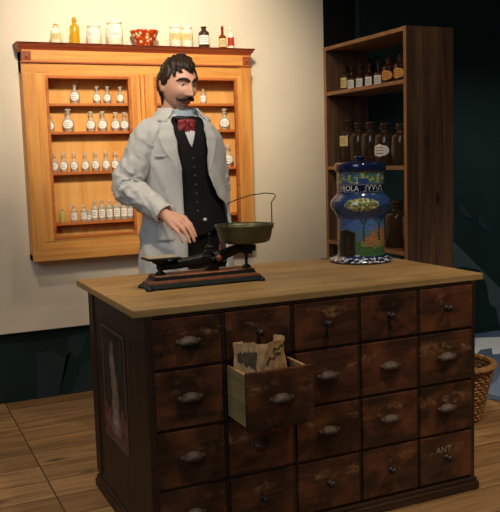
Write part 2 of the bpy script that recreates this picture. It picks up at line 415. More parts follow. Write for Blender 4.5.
def drawer_mesh(w, h):
    bb = B(); d = .42; g = .003
    x, z = w/2-g, h/2-g
    bb.box(-x, x, -.009, .013, -z, z, 0, .003)
    bb.box(-x+.004, -x+.014, .012, d, -z+.01, z-.01, 1); bb.box(x-.014, x-.004, .012, d, -z+.01, z-.01, 1)
    bb.box(-x+.004, -x+.014, .012, d, z-.0102, z-.0085, 2); bb.box(x-.014, x-.004, .012, d, z-.0102, z-.0085, 2)
    bb.box(-x+.013, x-.013, d-.01, d, -z+.01, z-.02, 1)
    bb.box(-x+.013, x-.013, .012, d-.01, -z+.012, -z+.02, 1)
    return bb.mesh('drawer', ['drawer', 'pale_wood', 'pale_edge'])
def pull_mesh():
    bb = B()
    def dome(u, v):
        t = PI*u; ph = PI*.62*v
        return (.036*math.cos(t)*(1-.08*v), -.004-.022*math.sin(ph)*math.sin(t)**.6, -.012+.024*(1-v)*math.sin(t)**.7+.003*math.sin(t)-.004*v)
    bb.grid(dome, 21, 9)
    bb.grid(lambda u, v: (lambda p: (p[0]*.93, p[1]*.88, p[2]*.92-.001))(dome(u, v)), 21, 9)
    for s in (-1, 1):
        bb.ball((s*.037, -.005, -.004), (.010, .005, .010), 10, 6); bb.ball((s*.039, -.010, -.004), (.004, .004, .004), 8, 5)
    bb.tube([(-.034, -.009, -.006), (.034, -.009, -.006)], .0035, 8)
    return bb.mesh('cup_pull', 'pull')
def knob_mesh(r=.013):
    bb = B(); n = 14
    prof = [(r*.9, 0), (r*.9, .003), (r*.5, .006), (r*.45, .012), (r*.95, .017), (r*1.05, .023), (r*.8, .029), (r*.2, .031)]
    t = B(); t.lathe(prof, n=n)
    bb.add([(x, -.008-z, y) for x, y, z in t.v], t.f, 0, True)
    return bb.mesh('knob', 'knob')
def key_mesh():
    bb = B(); bb.prism([(0, .0), (.006, -.006), (.004, -.014), (.009, -.030), (.006, -.038), (0, -.041), (-.006, -.038), (-.009, -.030), (-.004, -.014), (-.006, -.006)], -.0105, -.008)
    return bb.mesh('keyhole_plate', 'knob')
PM, KM, KP = pull_mesh(), knob_mesh(), key_mesh()
kinds = ['ckkkk', 'ccccc', 'ccccc', 'ckkkk']
open_drawer = None
meshes = {}
for r in range(4):
    for c in range(5):
        w = cols[c+1]-cols[c]-.012; h = rows[r]-rows[r+1]-.006
        key = (round(w, 3), round(h, 3))
        me = meshes.setdefault(key, None) or drawer_mesh(w, h); meshes[key] = me
        o = bpy.data.objects.new('drawer', me); COL.objects.link(o); o.parent = ctr
        isopen = (r, c) == (1, 1)
        o.location = ((cols[c]+cols[c+1])/2, -.155 if isopen else .008, (rows[r]+rows[r+1])/2)
        if isopen: o['label'] = 'pulled-out drawer with pale wooden sides'; open_drawer = o
        k = kinds[r][c]
        hw = bpy.data.objects.new('cup_pull' if k == 'c' else 'knob', PM if k == 'c' else KM); COL.objects.link(hw); hw.parent = o
        hw.location = (0, -.008 if k == 'c' else 0, .005 if k == 'c' else .002)
        if r == 0 and c in (1, 2, 3):
            kp = bpy.data.objects.new('keyhole_plate', KP); COL.objects.link(kp); kp.parent = o; kp.location = (0, 0, -.014)
        if (r, c) == (3, 4):
            cu = bpy.data.curves.new('chalk', 'FONT'); cu.body = 'ANT'; cu.size = .036; cu.align_x = 'CENTER'; cu.extrude = .0004; cu.shear = .1
            t = bpy.data.objects.new('tmp', cu); COL.objects.link(t); bpy.context.view_layer.update()
            tm = bpy.data.meshes.new_from_object(t.evaluated_get(bpy.context.evaluated_depsgraph_get())); bpy.data.objects.remove(t)
            tm.transform(Matrix.Rotation(PI/2, 4, 'X')); tm.materials.clear(); tm.materials.append(M['chalk'])
            t = bpy.data.objects.new('chalk_lettering', tm); COL.objects.link(t); t.parent = o; t.location = (-.015, -.0096, .024)

# paper bag in the open drawer
def paper_bag():
    bb = B(); cx, cy, w, d, z0, zt = .430, -.035, .165, .125, .482, .742
    nu, nv = 192, 66
    def sq(t):
        a = 2*PI*t; c, s = math.cos(a), math.sin(a); k = max(abs(c), abs(s))**.82
        return c/k, s/k
    ca, sa = math.cos(.55), math.sin(.55)
    def f(u, v, ins=0):
        a, c = sq(u)
        z = z0+(zt-z0)*v + v**4*(.005*math.sin(u*2*PI*2+.9)+.006*noise.noise(Vector((a*2.5, c*2.5, 2))))
        n1 = noise.noise(Vector((a*1.5+3, c*1.5, v*2.2)))*.012*(.2+v); n2 = noise.noise(Vector((a*4, c*4, v*7)))*.0035
        x = a*(w/2-ins)*(1+.05*v)+(n1+n2)*a; y = c*(d/2-ins)*(1-.12*v)+(n1+n2)*c
        return (cx+x*ca-y*sa, cy+x*sa+y*ca, z)
    bb.grid(lambda u, v: f(u, v), nu, nv, 0, True, False)
    bb.grid(lambda u, v: f(u, 1-v*.55, .003+.01*v), nu, 12, 0, True, False)
    vs = [f(i/nu, .42, .012) for i in range(nu)]; bb.add(vs, [tuple(range(nu))])
    vs = [f(i/nu, 0) for i in range(nu)]; bb.add(vs, [tuple(range(nu))[::-1]])
    # printed band as faces of the same sheet
    for j in range(nv-1):
        for i in range(nu):
            q = j*nu+i; u = i/nu; v = j/(nv-1); a, c = sq(u)
            wv = .06*noise.noise(Vector((u*22, v*9, 3)))+.03*noise.noise(Vector((u*60, v*25, 8)))
            if a < -.8 and -.75 < c+2*wv < .6 and .70+.08*c+wv < v < .88+wv*1.5: bb.m[q] = 1
            v += wv
            if c < -.55 and ((-.6 < a < .5 and .74+.05*a < v < .80+.05*a) or (0 < a < .9 and .83+.06*a < v < .90+.04*a)): bb.m[q] = 1
    o = bb.obj('paper_bag', ['paper', 'print'])
    o.modifiers.new('s', 'SOLIDIFY').thickness = .0008
    tag(o, 'crumpled brown paper bag standing in the pulled-out drawer', 'bag')
paper_bag()

# ------------------------------------------------------------------ balance scale on the counter
def scale():
    t = thing('balance_scale', 'black cast iron balance scale with a hanging-handle brass pan on the counter', 'scale', (.40, .395, H))
    # local coordinates: x along the beam, z up from the counter top
    b = B()
    def frus(z0, z1, x0, x1, y0, y1, xa, xb, ya, yb, mi):
        vs = [(x0, y0, z0), (x1, y0, z0), (x1, y1, z0), (x0, y1, z0), (xa, ya, z1), (xb, ya, z1), (xb, yb, z1), (xa, yb, z1)]
        b.add(vs, [(3, 2, 1, 0), (4, 5, 6, 7), (0, 1, 5, 4), (1, 2, 6, 5), (2, 3, 7, 6), (3, 0, 4, 7)], mi)
    frus(.006, .022, -.238, .234, -.056, .056, -.228, .224, -.050, .050, 1)
    frus(.022, .027, -.228, .224, -.050, .050, -.226, .222, -.049, .049, 2)
    frus(.027, .034, -.218, .212, -.048, .048, -.214, .208, -.045, .045, 2)
    frus(.034, .047, -.212, .206, -.044, .044, -.206, .200, -.040, .040, 0)
    frus(.047, .052, -.206, .200, -.042, .042, -.203, .197, -.039, .039, 2)
    o = b.obj('base', ['iron', 'iron_green', 'iron_red'], t)
    for sx in (-.232, .225):
        for sy in (-.05, .05):
            f = B(); f.lathe([(.013, 0), (.016, .004), (.012, .010), (.006, .016)], (sx, sy, 0), 12); f.obj('foot', 'iron', t)
    c = B()
    c.box(.015, .060, -.022, .022, .050, .085, 0, .004)
    c.tube([(.030, -.014, .08), (.030, -.014, .14)], .006, 8); c.tube([(.030, .014, .08), (.030, .014, .14)], .006, 8)
    c.ball((.030, 0, .142), (.016, .022, .010), 12, 8)
    c.tube([(.030, 0, .14), (.032, 0, .185)], [.007, .004], 8)
    c.ball((.032, 0, .19), .008, 10, 6)
    c.tube([(.010, -.02, .09), (-.004, -.02, .11), (.004, -.02, .13), (.022, -.02, .13), (.040, -.02, .115)], .0045, 8)
    c.obj('fulcrum_column', 'iron', t)
    bm = B()
    bm.tube([(-.175, 0, .082), (-.11, 0, .086), (-.02, 0, .094), (.03, 0, .100), (.07, 0, .103), (.13, 0, .122), (.185, 0, .140)], [.012, .014, .016, .022, .018, .014, .013], 10, 0, flat=1.35)
    bm.tube([(.03, -.035, .098), (.03, .035, .098)], .010, 12)
    bm.ball((.055, -.03, .10), .014, 12, 8, 1)
    bm.obj('beam', ['iron', 'iron_red'], t)
    # left: flat square plate on a short stem
    p = B()
    p.lathe([(.016, .050), (.020, .056), (.010, .064), (.010, .085), (.018, .092), (.030, .098), (.032, .112)], (-.172, 0, 0), 14)
    p.obj('plate_stem', 'iron', t)
    p = B(); p.box(-.232, -.100, -.050, .050, .110, .118, 0, .003); p.box(-.225, -.107, -.043, .043, .118, .1205, 1, .001)
    p.obj('weight_plate', ['iron', 'plate'], t)
    p = B()
    p.lathe([(.016, .050), (.018, .056), (.006, .064), (.007, .105), (.012, .11)], (.185, 0, 0), 14)
    p.box(.165, .205, -.02, .02, .105, .148, 0, .005); p.box(.205, .222, -.016, .016, .115, .14, 0, .004)
    p.obj('pan_stem', 'iron', t)
    q = B(); c0 = (.181, 0, 0)
    q.lathe([(.03, .150), (.088, .151), (.098, .156), (.103, .17), (.110, .205), (.117, .217), (.119, .221), (.114, .221), (.107, .209), (.099, .172), (.09, .160), (.001, .157)], c0, 40)
    o = q.obj('pan', 'pan', t)
    h = B(); z = .217
    h.tube([(.181+.116, -.01, .208), (.181+.116, -.01, z+.085), (.180+.128, -.01, z+.098), (.180+.136, -.01, z+.108), (.180+.130, -.008, z+.118), (.183+.09, 0, z+.122), (.183+.03, .006, z+.116), (.183-.03, .012, z+.100), (.183-.062, .015, z+.088), (.183-.067, .016, z+.078), (.183-.068, .02, z-.005)], .0022, 6)
    for x in (.121, ): h.ball((.181-.005+x, -.01, .205), .007, 8, 6)
    h.obj('wire_handle', 'iron', o)
scale()

# ------------------------------------------------------------------ ceramic jar
def jar():
    cx, cy = 1.251, .604
    az = math.atan2(-2.4937-cy, -.7153-cx)     # outward direction of the painted front
    t = thing('ceramic_jar', 'tall blue painted ceramic jar with lid on the right of the counter', 'jar', (cx, cy, H))
    prof = [(0, .006), (.128, .0), (.139, .003), (.142, .009), (.138, .015), (.118, .024), (.108, .030), (.1045, .04), (.1045, .195), (.107, .203), (.109, .212), (.122, .230), (.133, .247), (.136, .260), (.133, .275), (.122, .290), (.109, .302), (.1045, .310), (.1045, .348), (.1065, .350), (.1065, .354), (.1045, .357), (.1045, .402), (.109, .408), (.112, .412)]
    # resample along the profile
    pts = []
    for (r0, z0), (r1, z1) in zip(prof, prof[1:]):
        n = max(1, int(math.hypot(r1-r0, z1-z0)/.0022))
        pts += [(r0+(r1-r0)*k/n, z0+(z1-z0)*k/n) for k in range(n)]
    pts.append(prof[-1])
    def paint(th, h):
        th = (th+PI/2) % PI - PI/2            # picture repeats on the far side
        u = math.sin(th)
        n1 = noise.noise(Vector((th*9, h*90, 0))); n2 = noise.noise(Vector((th*22, h*210, 4)))
        navy = Vector((.009, .014, .062)); sky = Vector((.075, .15, .34)); white = Vector((.72, .72, .70))
        yel = Vector((.50, .45, .17)); grn = Vector((.04, .11, .035)); org = Vector((.36, .15, .07))
        if h < .034:
            return white if (.006 < h < .026 and n2*.6+n1*.8 > .12) else navy*1.3
        if h < .2:
            c = sky*(1+.4*n1)
            if h < .148: c = sky.lerp(Vector((.10, .17, .12)), .6)
            if h < .10+.01*n1: c = grn*(1.1+.8*n2)
            if .0 < u and .075 < h+.03*n1 < .10+.06*min(1, max(0, u*1.3)): c = org*(1+.5*n2) if n2 > -.25 else grn
            for tu, lo in ((.12, .095), (.76, .09)):
                if abs(u-tu+.02*math.sin(h*60)) < .035 and h > lo: c = Vector((.015, .045, .03))
                if abs(u-tu) < .2*(h-.165)/.03 and h > .165: c = Vector((.015, .05, .03)) if n2 > -.1 else sky
                if math.hypot((u-tu)*.1, h-.088) < .013: c = yel*.42
            if -.90 < u < -.22 and h < .152-.012*abs((u+.62)*3): c = Vector((.022, .016, .010))*(1+.5*n1)
            if u < -.93: c = Vector((.40, .36, .24))  # warm highlight put into the glaze colour along the left edge
            return c
        if h < .312:
            c = Vector((.025, .06, .17))*(1+.5*n1)
            e = ((u-.04)/.54)**2+((h-.262)/.029)**2
            if e < 1.1: c = white*.75 if (math.sin(th*60)*math.sin(h*900) > .1) else grn
            if e < .92: c = yel*(.9+.6*n1) if n2+.5*n1 > .02 else grn
            if e < .8 and math.sin(th*17+.6)*math.sin((h-.235)*110) > .62: c = Vector((.62, .55, .34))
            return c
        if h < .355:
            return Vector((.2, .24, .34)) if (abs(h-.316) < .0014 or abs(h-.349) < .0012) else navy*(.8+.3*n1)
        if h < .404:
            c = sky*(1+.4*n1)
            if -.10 < u < .32 and h < .376: return Vector((.03, .06, .22))
            k = noise.noise(Vector((th*5.5, h*52, 9)))+.35*n2
            if k > .12: c = Vector((.34, .36, .15))*(1+.5*n2)
            elif k > -.16: c = grn*1.2
            return c
        return navy
    n = 200; b = B(); b.lathe(pts, n=n, cap=False)
    me = b.mesh('body', 'paint'); at = me.color_attributes.new('paint', 'FLOAT_COLOR', 'POINT')
    for i in range(len(me.vertices)):
        k = i % n; j = i//n; th = 2*PI*k/n-az; th = (th+PI) % (2*PI)-PI
        c = paint(th, pts[j][1]); at.data[i].color = (max(0, c.x), max(0, c.y), max(0, c.z), 1)
    o = bpy.data.objects.new('body', me); COL.objects.link(o); o.parent = t
    lid = B(); lid.lathe([(.104, .404), (.1125, .408), (.114, .414), (.114, .436), (.112, .441), (.104, .445), (.05, .450), (.02, .452)], n=64)
    me = lid.mesh('lid', 'paint'); at = me.color_attributes.new('paint', 'FLOAT_COLOR', 'POINT')
    for i in range(len(me.vertices)): at.data[i].color = (.008, .013, .058, 1)
    lo = bpy.data.objects.new('lid', me); COL.objects.link(lo); lo.parent = t
    kb = B(); kb.lathe([(.018, .450), (.014, .456), (.022, .462), (.025, .468), (.020, .474), (.002, .476)], n=24)
    me2 = kb.mesh('knob', 'paint'); at = me2.color_attributes.new('paint', 'FLOAT_COLOR', 'POINT')
    for i in range(len(me2.vertices)): at.data[i].color = (.008, .013, .058, 1)
    ko = bpy.data.objects.new('knob', me2); COL.objects.link(ko); ko.parent = lo
    # raised white lettering in the band
    cu = bpy.data.curves.new('txt', 'FONT'); cu.body = 'H(OLA'; cu.size = .034; cu.align_x = 'LEFT'; cu.extrude = .0006
    tt = bpy.data.objects.new('tmp', cu); COL.objects.link(tt); bpy.context.view_layer.update()
    tm = bpy.data.meshes.new_from_object(tt.evaluated_get(bpy.context.evaluated_depsgraph_get())); bpy.data.objects.remove(tt)
    R = .1052
    for v in tm.vertices:
        th = -.98+v.co.x/R*.93; a = az+th; r = R+v.co.z
        v.co = (r*math.cos(a), r*math.sin(a), .3215+v.co.y)
    tm.materials.clear(); tm.materials.append(M['white_glaze'])
    to = bpy.data.objects.new('lettering', tm); COL.objects.link(to); to.parent = t
    def scroll(p, r, n):
        fl = B(); fl.tube(p, r, n); fl.obj('scroll_line', 'white_glaze', t)
    def cyl(pairs): return [((R+.0006)*math.cos(az+a), (R+.0006)*math.sin(az+a), z) for a, z in pairs] and [Vector(((R+.0006)*math.cos(az+a), (R+.0006)*math.sin(az+a), z)) for a, z in pairs]
    scroll(cyl([(.12, .322), (.17, .320), (.22, .323), (.23, .330), (.21, .336), (.27, .344), (.33, .342), (.36, .334), (.36, .324)]), .0011, 6)
    scroll(cyl([(.36, .324), (.42, .342), (.50, .345), (.55, .338), (.55, .322), (.58, .335), (.66, .345), (.72, .338), (.74, .322)]), .0012, 6)
    scroll(cyl([(.84, .322), (.86, .338), (.95, .345), (1.02, .336), (1.04, .322)]), .0012, 6)
    scroll(cyl([(-1.1, .319), (-1.1, .347), (-.78, .347), (-.78, .319), (-1.1, .319)]), .0009, 6)
jar()

# ------------------------------------------------------------------ wicker basket
def basket():
    t = thing('wicker_basket', 'round wicker basket on the floor behind the right end of the counter', 'basket', (1.90, .74, 0))
    b = B()
    prof = [(.10, .004), (.105, 0.0), (.12, .02), (.150, .15), (.178, .28)]
    b.lathe(prof, n=48)
    k = B()
    for j in range(15):
        z = .02+.26*j/15; r = .12+(z-.02)*.223
        k.tube([((r+.004*((i+j) % 2*2-1))*math.cos(2*PI*i/48), (r+.004*((i+j) % 2*2-1))*math.sin(2*PI*i/48), z) for i in range(49)], .0085, 5, round_caps=False)
    for i in range(24):
        a = 2*PI*i/24; k.tube([(.118*math.cos(a), .118*math.sin(a), .01), (.181*math.cos(a), .181*math.sin(a), .285)], .005, 5)
    k.obj('woven_side', 'wicker', t)
    r = B()
    r.tube([(.182*math.cos(2*PI*i/40), .182*math.sin(2*PI*i/40), .288+.004*math.sin(i*PI)) for i in range(41)], .017, 8, round_caps=False)
    r.obj('rim', 'wicker', t)
    f = B(); f.lathe([(.10, .0), (.118, .012), (.11, .018), (.001, .018)], n=32); f.obj('base', 'wicker', t)
    h = B()
    h.grid(lambda u, v: ((.166*v+.0005)*math.cos(2*PI*u), (.166*v+.0005)*math.sin(2*PI*u), .235+.035*(1-v)+.025*noise.noise(Vector((v*8*math.cos(2*PI*u), v*8*math.sin(2*PI*u), 0)))), 48, 18, 0, True, False)
    h.grid(lambda u, v: ((.166-.03*v)*math.cos(2*PI*u), (.166-.03*v)*math.sin(2*PI*u), .235-.06*v), 48, 3, 0, True)
    o = h.obj('basket_filling', 'chips', None, (1.90, .74, 0)); o['kind'] = 'stuff'
    tag(o, 'brown bark chips filling the wicker basket', 'filling')
basket()

# ------------------------------------------------------------------ wall cabinet
CF = 2.05; CX0, CX1 = .037, 1.392
cab = thing('wall_cabinet', 'honey coloured pine wall cabinet with open shelves of bottles on cream wall', 'cabinet')
IB = WC-.012
DL = (.172, .622); DR = (.790, 1.284)       # openings
SL = [1.684, 1.528, 1.303, 1.020]           # shelf mid heights
def piece(nm, mt, par, *bx, bev=.002):
    q = B(); q.box(*bx, 0, bev); return q.obj(nm, mt, par)
piece('back_board', 'oak_back', cab, CX0+.01, CX1-.01, IB, WC, .84, 1.99)
piece('side_panel', 'oak', cab, CX0, CX0+.022, CF+.005, WC, .823, 1.97)
piece('side_panel', 'oak', cab, CX1-.022, CX1, CF+.005, WC, .823, 1.97)
piece('divider', 'oak', cab, .655, .755, CF+.02, IB, .90, 1.86)
piece('carcass_rail', 'oak_h', cab, CX0, CX1, CF+.005, WC, .823, .858)
piece('carcass_rail', 'oak_h', cab, CX0, CX1, CF+.005, WC, 1.855, 1.97)
piece('face_rail', 'oak_h', cab, CX0-.002, CX1+.002, CF-.012, CF+.006, .822, .895, bev=.003)
piece('face_rail', 'oak_h', cab, CX0+.004, CX1-.004, CF-.004, CF+.006, .893, .926)
piece('face_rail', 'oak_h', cab, CX0-.004, CX1+.004, CF-.004, CF+.006, 1.85, 1.906)
piece('frieze', 'oak_h', cab, CX0+.004, CX1-.004, CF-.010, CF+.006, 1.912, 1.972, bev=.003)
piece('face_stile', 'oak', cab, CX0, .109, CF-.006, CF+.006, .895, 1.852)
piece('face_stile', 'oak', cab, 1.321, CX1, CF-.010, CF+.006, .895, 1.905, bev=.003)
b = B()
prof = [(0, 1.966), (-.004, 1.968), (-.006, 1.975), (-.012, 1.984), (-.020, 1.992), (-.024, 2.0), (-.030, 2.003), (-.030, 2.012), (0, 2.012)]
for (ya, za), (yb, zb) in zip(prof[:-1], prof[1:-1]):
    xa, xb_ = -ya*.8, -yb*.8
    b.add([(CX0-xa, CF+ya, za), (CX1+xa, CF+ya, za), (CX1+xb_, CF+yb, zb), (CX0-xb_, CF+yb, zb)], [(0, 1, 2, 3)])
    for X, sg in ((CX0, -1), (CX1, 1)):
        b.add([(X+sg*xa, CF+ya, za), (X+sg*xa, WC, za), (X+sg*xb_, WC, zb), (X+sg*xb_, CF+yb, zb)], [(0, 1, 2, 3)])
b.box(CX0-.024, CX1+.024, CF-.03, WC, 2.003, 2.012, 0, .002)
b.obj('cornice', 'oak_red', cab)
piece('ledge', 'oak_red', cab, CX0-.008, CX1+.008, CF-.016, CF+.006, 1.903, 1.913, bev=.003)
for x in (CX1-.052, CX0+.006):
    k = piece('corner_block', 'oak_red', cab, x, x+.045, CF-.016, CF, 1.918, 1.966, bev=.004)
    piece('block_boss', 'oak_red', k, x+.012, x+.033, CF-.022, CF-.01, 1.930, 1.954, bev=.004)
for (x0, x1) in (DL, DR):
    z0, z1 = .955, 1.822
    X0f = .108 if x0 == DL[0] else .748; X1f = .668 if x0 == DL[0] else 1.322
    do = bpy.data.objects.new('door', None); COL.objects.link(do); do.parent = cab; do.empty_display_size = .1
    for q in ((X0f, x0-.014), (x1+.014, X1f)): piece('door_stile', 'oak', do, q[0], q[1], CF-.008, CF+.012, .928, 1.85, bev=.003)
    for q in ((.928, z0-.014), (z1+.014, 1.85)): piece('door_rail', 'oak_h', do, x0-.014, x1+.014, CF-.008, CF+.012, q[0], q[1], bev=.003)
    for q in ((x0-.016, x0), (x1, x1+.016)): piece('door_moulding', 'moulding', do, q[0], q[1], CF-.012, CF+.014, z0-.016, z1+.016, bev=.003)
    for q in ((z0-.016, z0), (z1, z1+.016)): piece('door_moulding', 'moulding', do, x0, x1, CF-.012, CF+.014, q[0], q[1], bev=.003)
st = piece('centre_stile', 'oak', cab, .668, .748, CF-.008, CF+.01, .928, 1.85)
piece('bead', 'moulding', st, .690, .697, CF-.014, CF+.004, .93, 1.85); piece('bead', 'moulding', st, .716, .722, CF-.014, CF+.004, .93, 1.85)
for z in SL:
    for x0, x1 in ((CX0+.022, .655), (.755, CX1-.022)):
        piece('shelf', 'moulding', cab, x0, x1, CF+.028, IB, z-.009, z+.007)

# ------------------------------------------------------------------ bottles
def label_patch(r, z0, z1, half, oval=False, off=.0008, th0=-PI/2, lines=3, lm=0, im=1):
    bb = B(); nu, nv = 11, 9
    def P(u, v, o):
        if oval:
            x = 2*u-1; y = 2*v-1
            k = math.sqrt(max(0, 1-y*y*.999)); x *= k
            a = th0+half*x; z = (z0+z1)/2+(z1-z0)/2*y
        else: a = th0+half*(2*u-1); z = z0+(z1-z0)*v
        return ((r+o)*math.cos(a), (r+o)*math.sin(a), z)
    bb.grid(lambda u, v: P(u, v, off), nu, nv, lm)
    bb.grid(lambda u, v: P(u, v, -.001), nu, nv, lm)
    for k in range(lines):
        v0 = .28+.44*k/max(1, lines-1)
        bb.grid(lambda u, v: P(.22+.56*u+.05*math.sin(k*5), v0-.025+.05*v, off+.0004), 7, 2, im)
    return bb
def make_bottle(name, h, r, kind, gm, lm='label', label='', cat='bottle', group=None, loc=(0, 0, 0), rz=0, oval=False, stop='clear', half=.95, lzo=None):
    t = thing(name, label, cat, loc, rz, group)
    b = B()
    if kind == 'globe':    # round-bodied flask with a slim neck
        prof = [(.55*r, 0), (.62*r, .02*h), (.60*r, .05*h), (.86*r, .14*h), (1.0*r, .30*h), (.93*r, .46*h), (.62*r, .58*h), (.34*r, .64*h), (.30*r, .76*h), (.46*r, .79*h), (.46*r, .82*h)]
        lz = (.12*h, .50*h); lr = r*.985; st = [(.28*r, .82*h), (.24*r, .86*h), (.55*r, .93*h), (.5*r, .98*h), (.1*r, h)]
    elif kind == 'tall':
        prof = [(.96*r, 0), (r, .02*h), (r, .62*h), (.9*r, .68*h), (.48*r, .74*h), (.42*r, .84*h), (.56*r, .855*h), (.56*r, .89*h)]
        lz = (.14*h, .52*h); lr = r; st = [(.34*r, .89*h), (.40*r, .92*h), (.42*r, .97*h), (.3*r, h)]
    elif kind == 'narrow':  # small square-shouldered bottle with a long neck
        prof = [(.96*r, 0), (r, .02*h), (r, .50*h), (.85*r, .56*h), (.38*r, .62*h), (.34*r, .86*h), (.46*r, .87*h), (.46*r, .91*h)]
        lz = (.08*h, .44*h); lr = r; st = [(.30*r, .91*h), (.36*r, .94*h), (.36*r, h)]
    elif kind == 'apoth':   # big cylindrical storage bottle, ground stopper
        prof = [(.94*r, 0), (r, .015*h), (r, .66*h), (.93*r, .72*h), (.55*r, .765*h), (.40*r, .79*h), (.40*r, .85*h), (.60*r, .865*h), (.60*r, .89*h)]
        lz = (.22*h, .56*h); lr = r; st = [(.34*r, .89*h), (.32*r, .91*h), (.52*r, .935*h), (.52*r, .985*h), (.3*r, h)]
    elif kind == 'jar':
        prof = [(.92*r, 0), (r, .03*h), (r, .74*h), (.84*r, .80*h), (.84*r, .84*h)]
        lz = (.30*h, .62*h); lr = r; st = [(.9*r, .84*h), (.94*r, .87*h), (.94*r, .96*h), (.7*r, h)]
    b.lathe(prof, n=24); b.obj('glass_body', gm, t)
    s = B(); s.lathe(st, n=16); s.obj('stopper', stop, t)
    if lzo: lz = (lzo[0]*h, lzo[1]*h)
    if lm:
        label_patch(lr, lz[0], lz[1], half, oval, lines=3).obj('label', [lm, 'ink'], t)
    return t
ORD = ['first', 'second', 'third', 'fourth', 'fifth', 'sixth', 'seventh', 'eighth', 'ninth', 'tenth']
shelf_name = ['top shelf', 'second shelf', 'third shelf', 'lowest shelf']
top = [z+.007 for z in SL]
YB_ = 2.1115
# left door rows: (x, height, radius)
rowsL = [
    [(.331, .120, .028), (.457, .098, .023), (.517, .098, .023), (.593, .096, .023)],
    [(.186, .100, .024), (.286, .128, .034), (.414, .112, .027), (.482, .114, .028), (.558, .108, .026), (.612, .108, .026)],
    [(.196, .108, .0235), (.248, .110, .0235), (.307, .108, .0235), (.371, .108, .0235), (.430, .112, .0235), (.491, .112, .0235), (.545, .108, .0235)],
    [(.224, .082, .016), (.291, .098, .020), (.346, .094, .018), (.376, .066, .012), (.409, .118, .020), (.453, .120, .020), (.497, .118, .0195), (.541, .122, .0205), (.583, .120, .019), (.620, .112, .018)]]
grp = ['flasks on the top shelf of the cabinet', 'flasks on the second shelf of the cabinet', 'flasks on the third shelf of the cabinet', 'bottles on the lowest shelf of the cabinet']
for ri, row in enumerate(rowsL):
    for i, (x, h, r) in enumerate(row):
        nm = 'glass_flask' if ri < 3 else 'medicine_bottle'
        lab = f'{ORD[i]} clear glass {"round flask" if ri < 3 else "straight bottle"} from the left, {shelf_name[ri]} of the left cabinet door'
        gm = 'clear'; lm = 'label'
        if ri == 0 and i == 0: lab = 'large stoppered flask, leftmost on the top shelf of the left cabinet door'
        if ri == 1 and i == 0: lab = 'leftmost flask on the second cabinet shelf, half hidden by the door frame'
        if ri == 1 and i == 1: lab = 'biggest round flask, second from left on the second cabinet shelf'
        if ri == 3 and i == 0: gm = 'green_glass'; lm = None; lab = 'small yellow-green bottle at the left end of the lowest cabinet shelf'
        if ri == 3 and i == 3: lab = 'shortest bottle in the row on the lowest cabinet shelf'
        if ri == 2 and i == 6: lab = 'flask at the right end of the third cabinet shelf, beside the sleeve'
        make_bottle(nm, h, r, 'globe' if ri < 3 else 'tall', gm, lm, lab, 'flask' if ri < 3 else 'bottle', grp[ri], (x, YB_, top[ri]), rz=-.35, oval=ri < 3, half=.95)
rowsR = [(1.105, .088, .0185, 0, 'small stoppered bottle on the right door top shelf, beside the face'), (1.130, .086, .022, 1, 'flask on the right door second shelf, half hidden by the coat shoulder'),
         (1.239, .128, .034, 1, 'big round labelled flask on the second shelf of the right cabinet door'), (1.255, .134, .034, 2, 'big round labelled flask on the third shelf of the right cabinet door'),
         (1.224, .122, .022, 3, 'straight white labelled bottle on the lowest shelf of the right door')]
for x, h, r, ri, lab in rowsR:
    make_bottle('glass_flask' if ri in (1, 2) else 'medicine_bottle', h, r, 'globe' if ri in (1, 2) else 'tall', 'clear', 'label', lab, 'flask' if ri in (1, 2) else 'bottle', grp[ri], (x, YB_, top[ri]), rz=-.35, oval=ri in (1, 2))
# on top of the cabinet
TZ = 2.012
tops = [('medicine_bottle', .236, .105, .030, 'tall', 'milky', 'label_cream', 'small pale stoppered bottle at the far left on top of the cabinet', 'yellow_glass', 'bottle'),
        ('medicine_bottle', .339, .145, .027, 'tall', 'yellow_glass', None, 'bottle of yellow liquid on top of the cabinet', 'yellow_glass', 'bottle'),
        ('storage_jar', .447, .112, .040, 'jar', 'milky', 'label', 'white storage jar with label, right of the yellow bottle', 'milky', 'jar'),
        ('storage_jar', .566, .138, .046, 'jar', 'milky', 'label', 'larger white storage jar with label, left of the orange bowl', 'milky', 'jar'),
        ('storage_jar', .929, .128, .035, 'jar', 'milky', 'label_cream', 'pale jar just right of the orange bowl on the cabinet', 'milky', 'jar'),
        ('storage_jar', 1.001, .128, .034, 'jar', 'milky', 'label_cream', 'pale jar behind the head, second right of the orange bowl', 'milky', 'jar'),
        ('medicine_bottle', 1.107, .138, .032, 'tall', 'smoke', 'label', 'dark-based bottle with a big white label on top of the cabinet', 'milky', 'bottle'),
        ('medicine_bottle', 1.226, .132, .023, 'narrow', 'amber_lit', 'label_cream', 'slim amber bottle near the right end of the cabinet top', 'amber_lit', 'bottle'),
        ('medicine_bottle', 1.280, .128, .020, 'tall', 'milky', 'red_label', 'narrow bottle with a red label at the right end of cabinet top', 'milky', 'bottle')]
for nm, x, h, r, kd, gm, lm, lab, st, cat in tops:
    make_bottle(nm, h, r, kd, gm, lm, lab, cat, 'jars and bottles on top of the cabinet', (x, 2.07, TZ), rz=-.35, stop=st, half=1.1)
b = B(); b.lathe([(.040, 0), (.045, .004), (.050, .014), (.064, .04), (.080, .075), (.083, .085), (.079, .085), (.060, .040), (.04, .012), (.001, .010)], n=40)
tag(b.obj('patterned_bowl', 'bowl', None, (.740, 2.068, TZ)), 'orange and white patterned bowl on top of the cabinet', 'bowl')

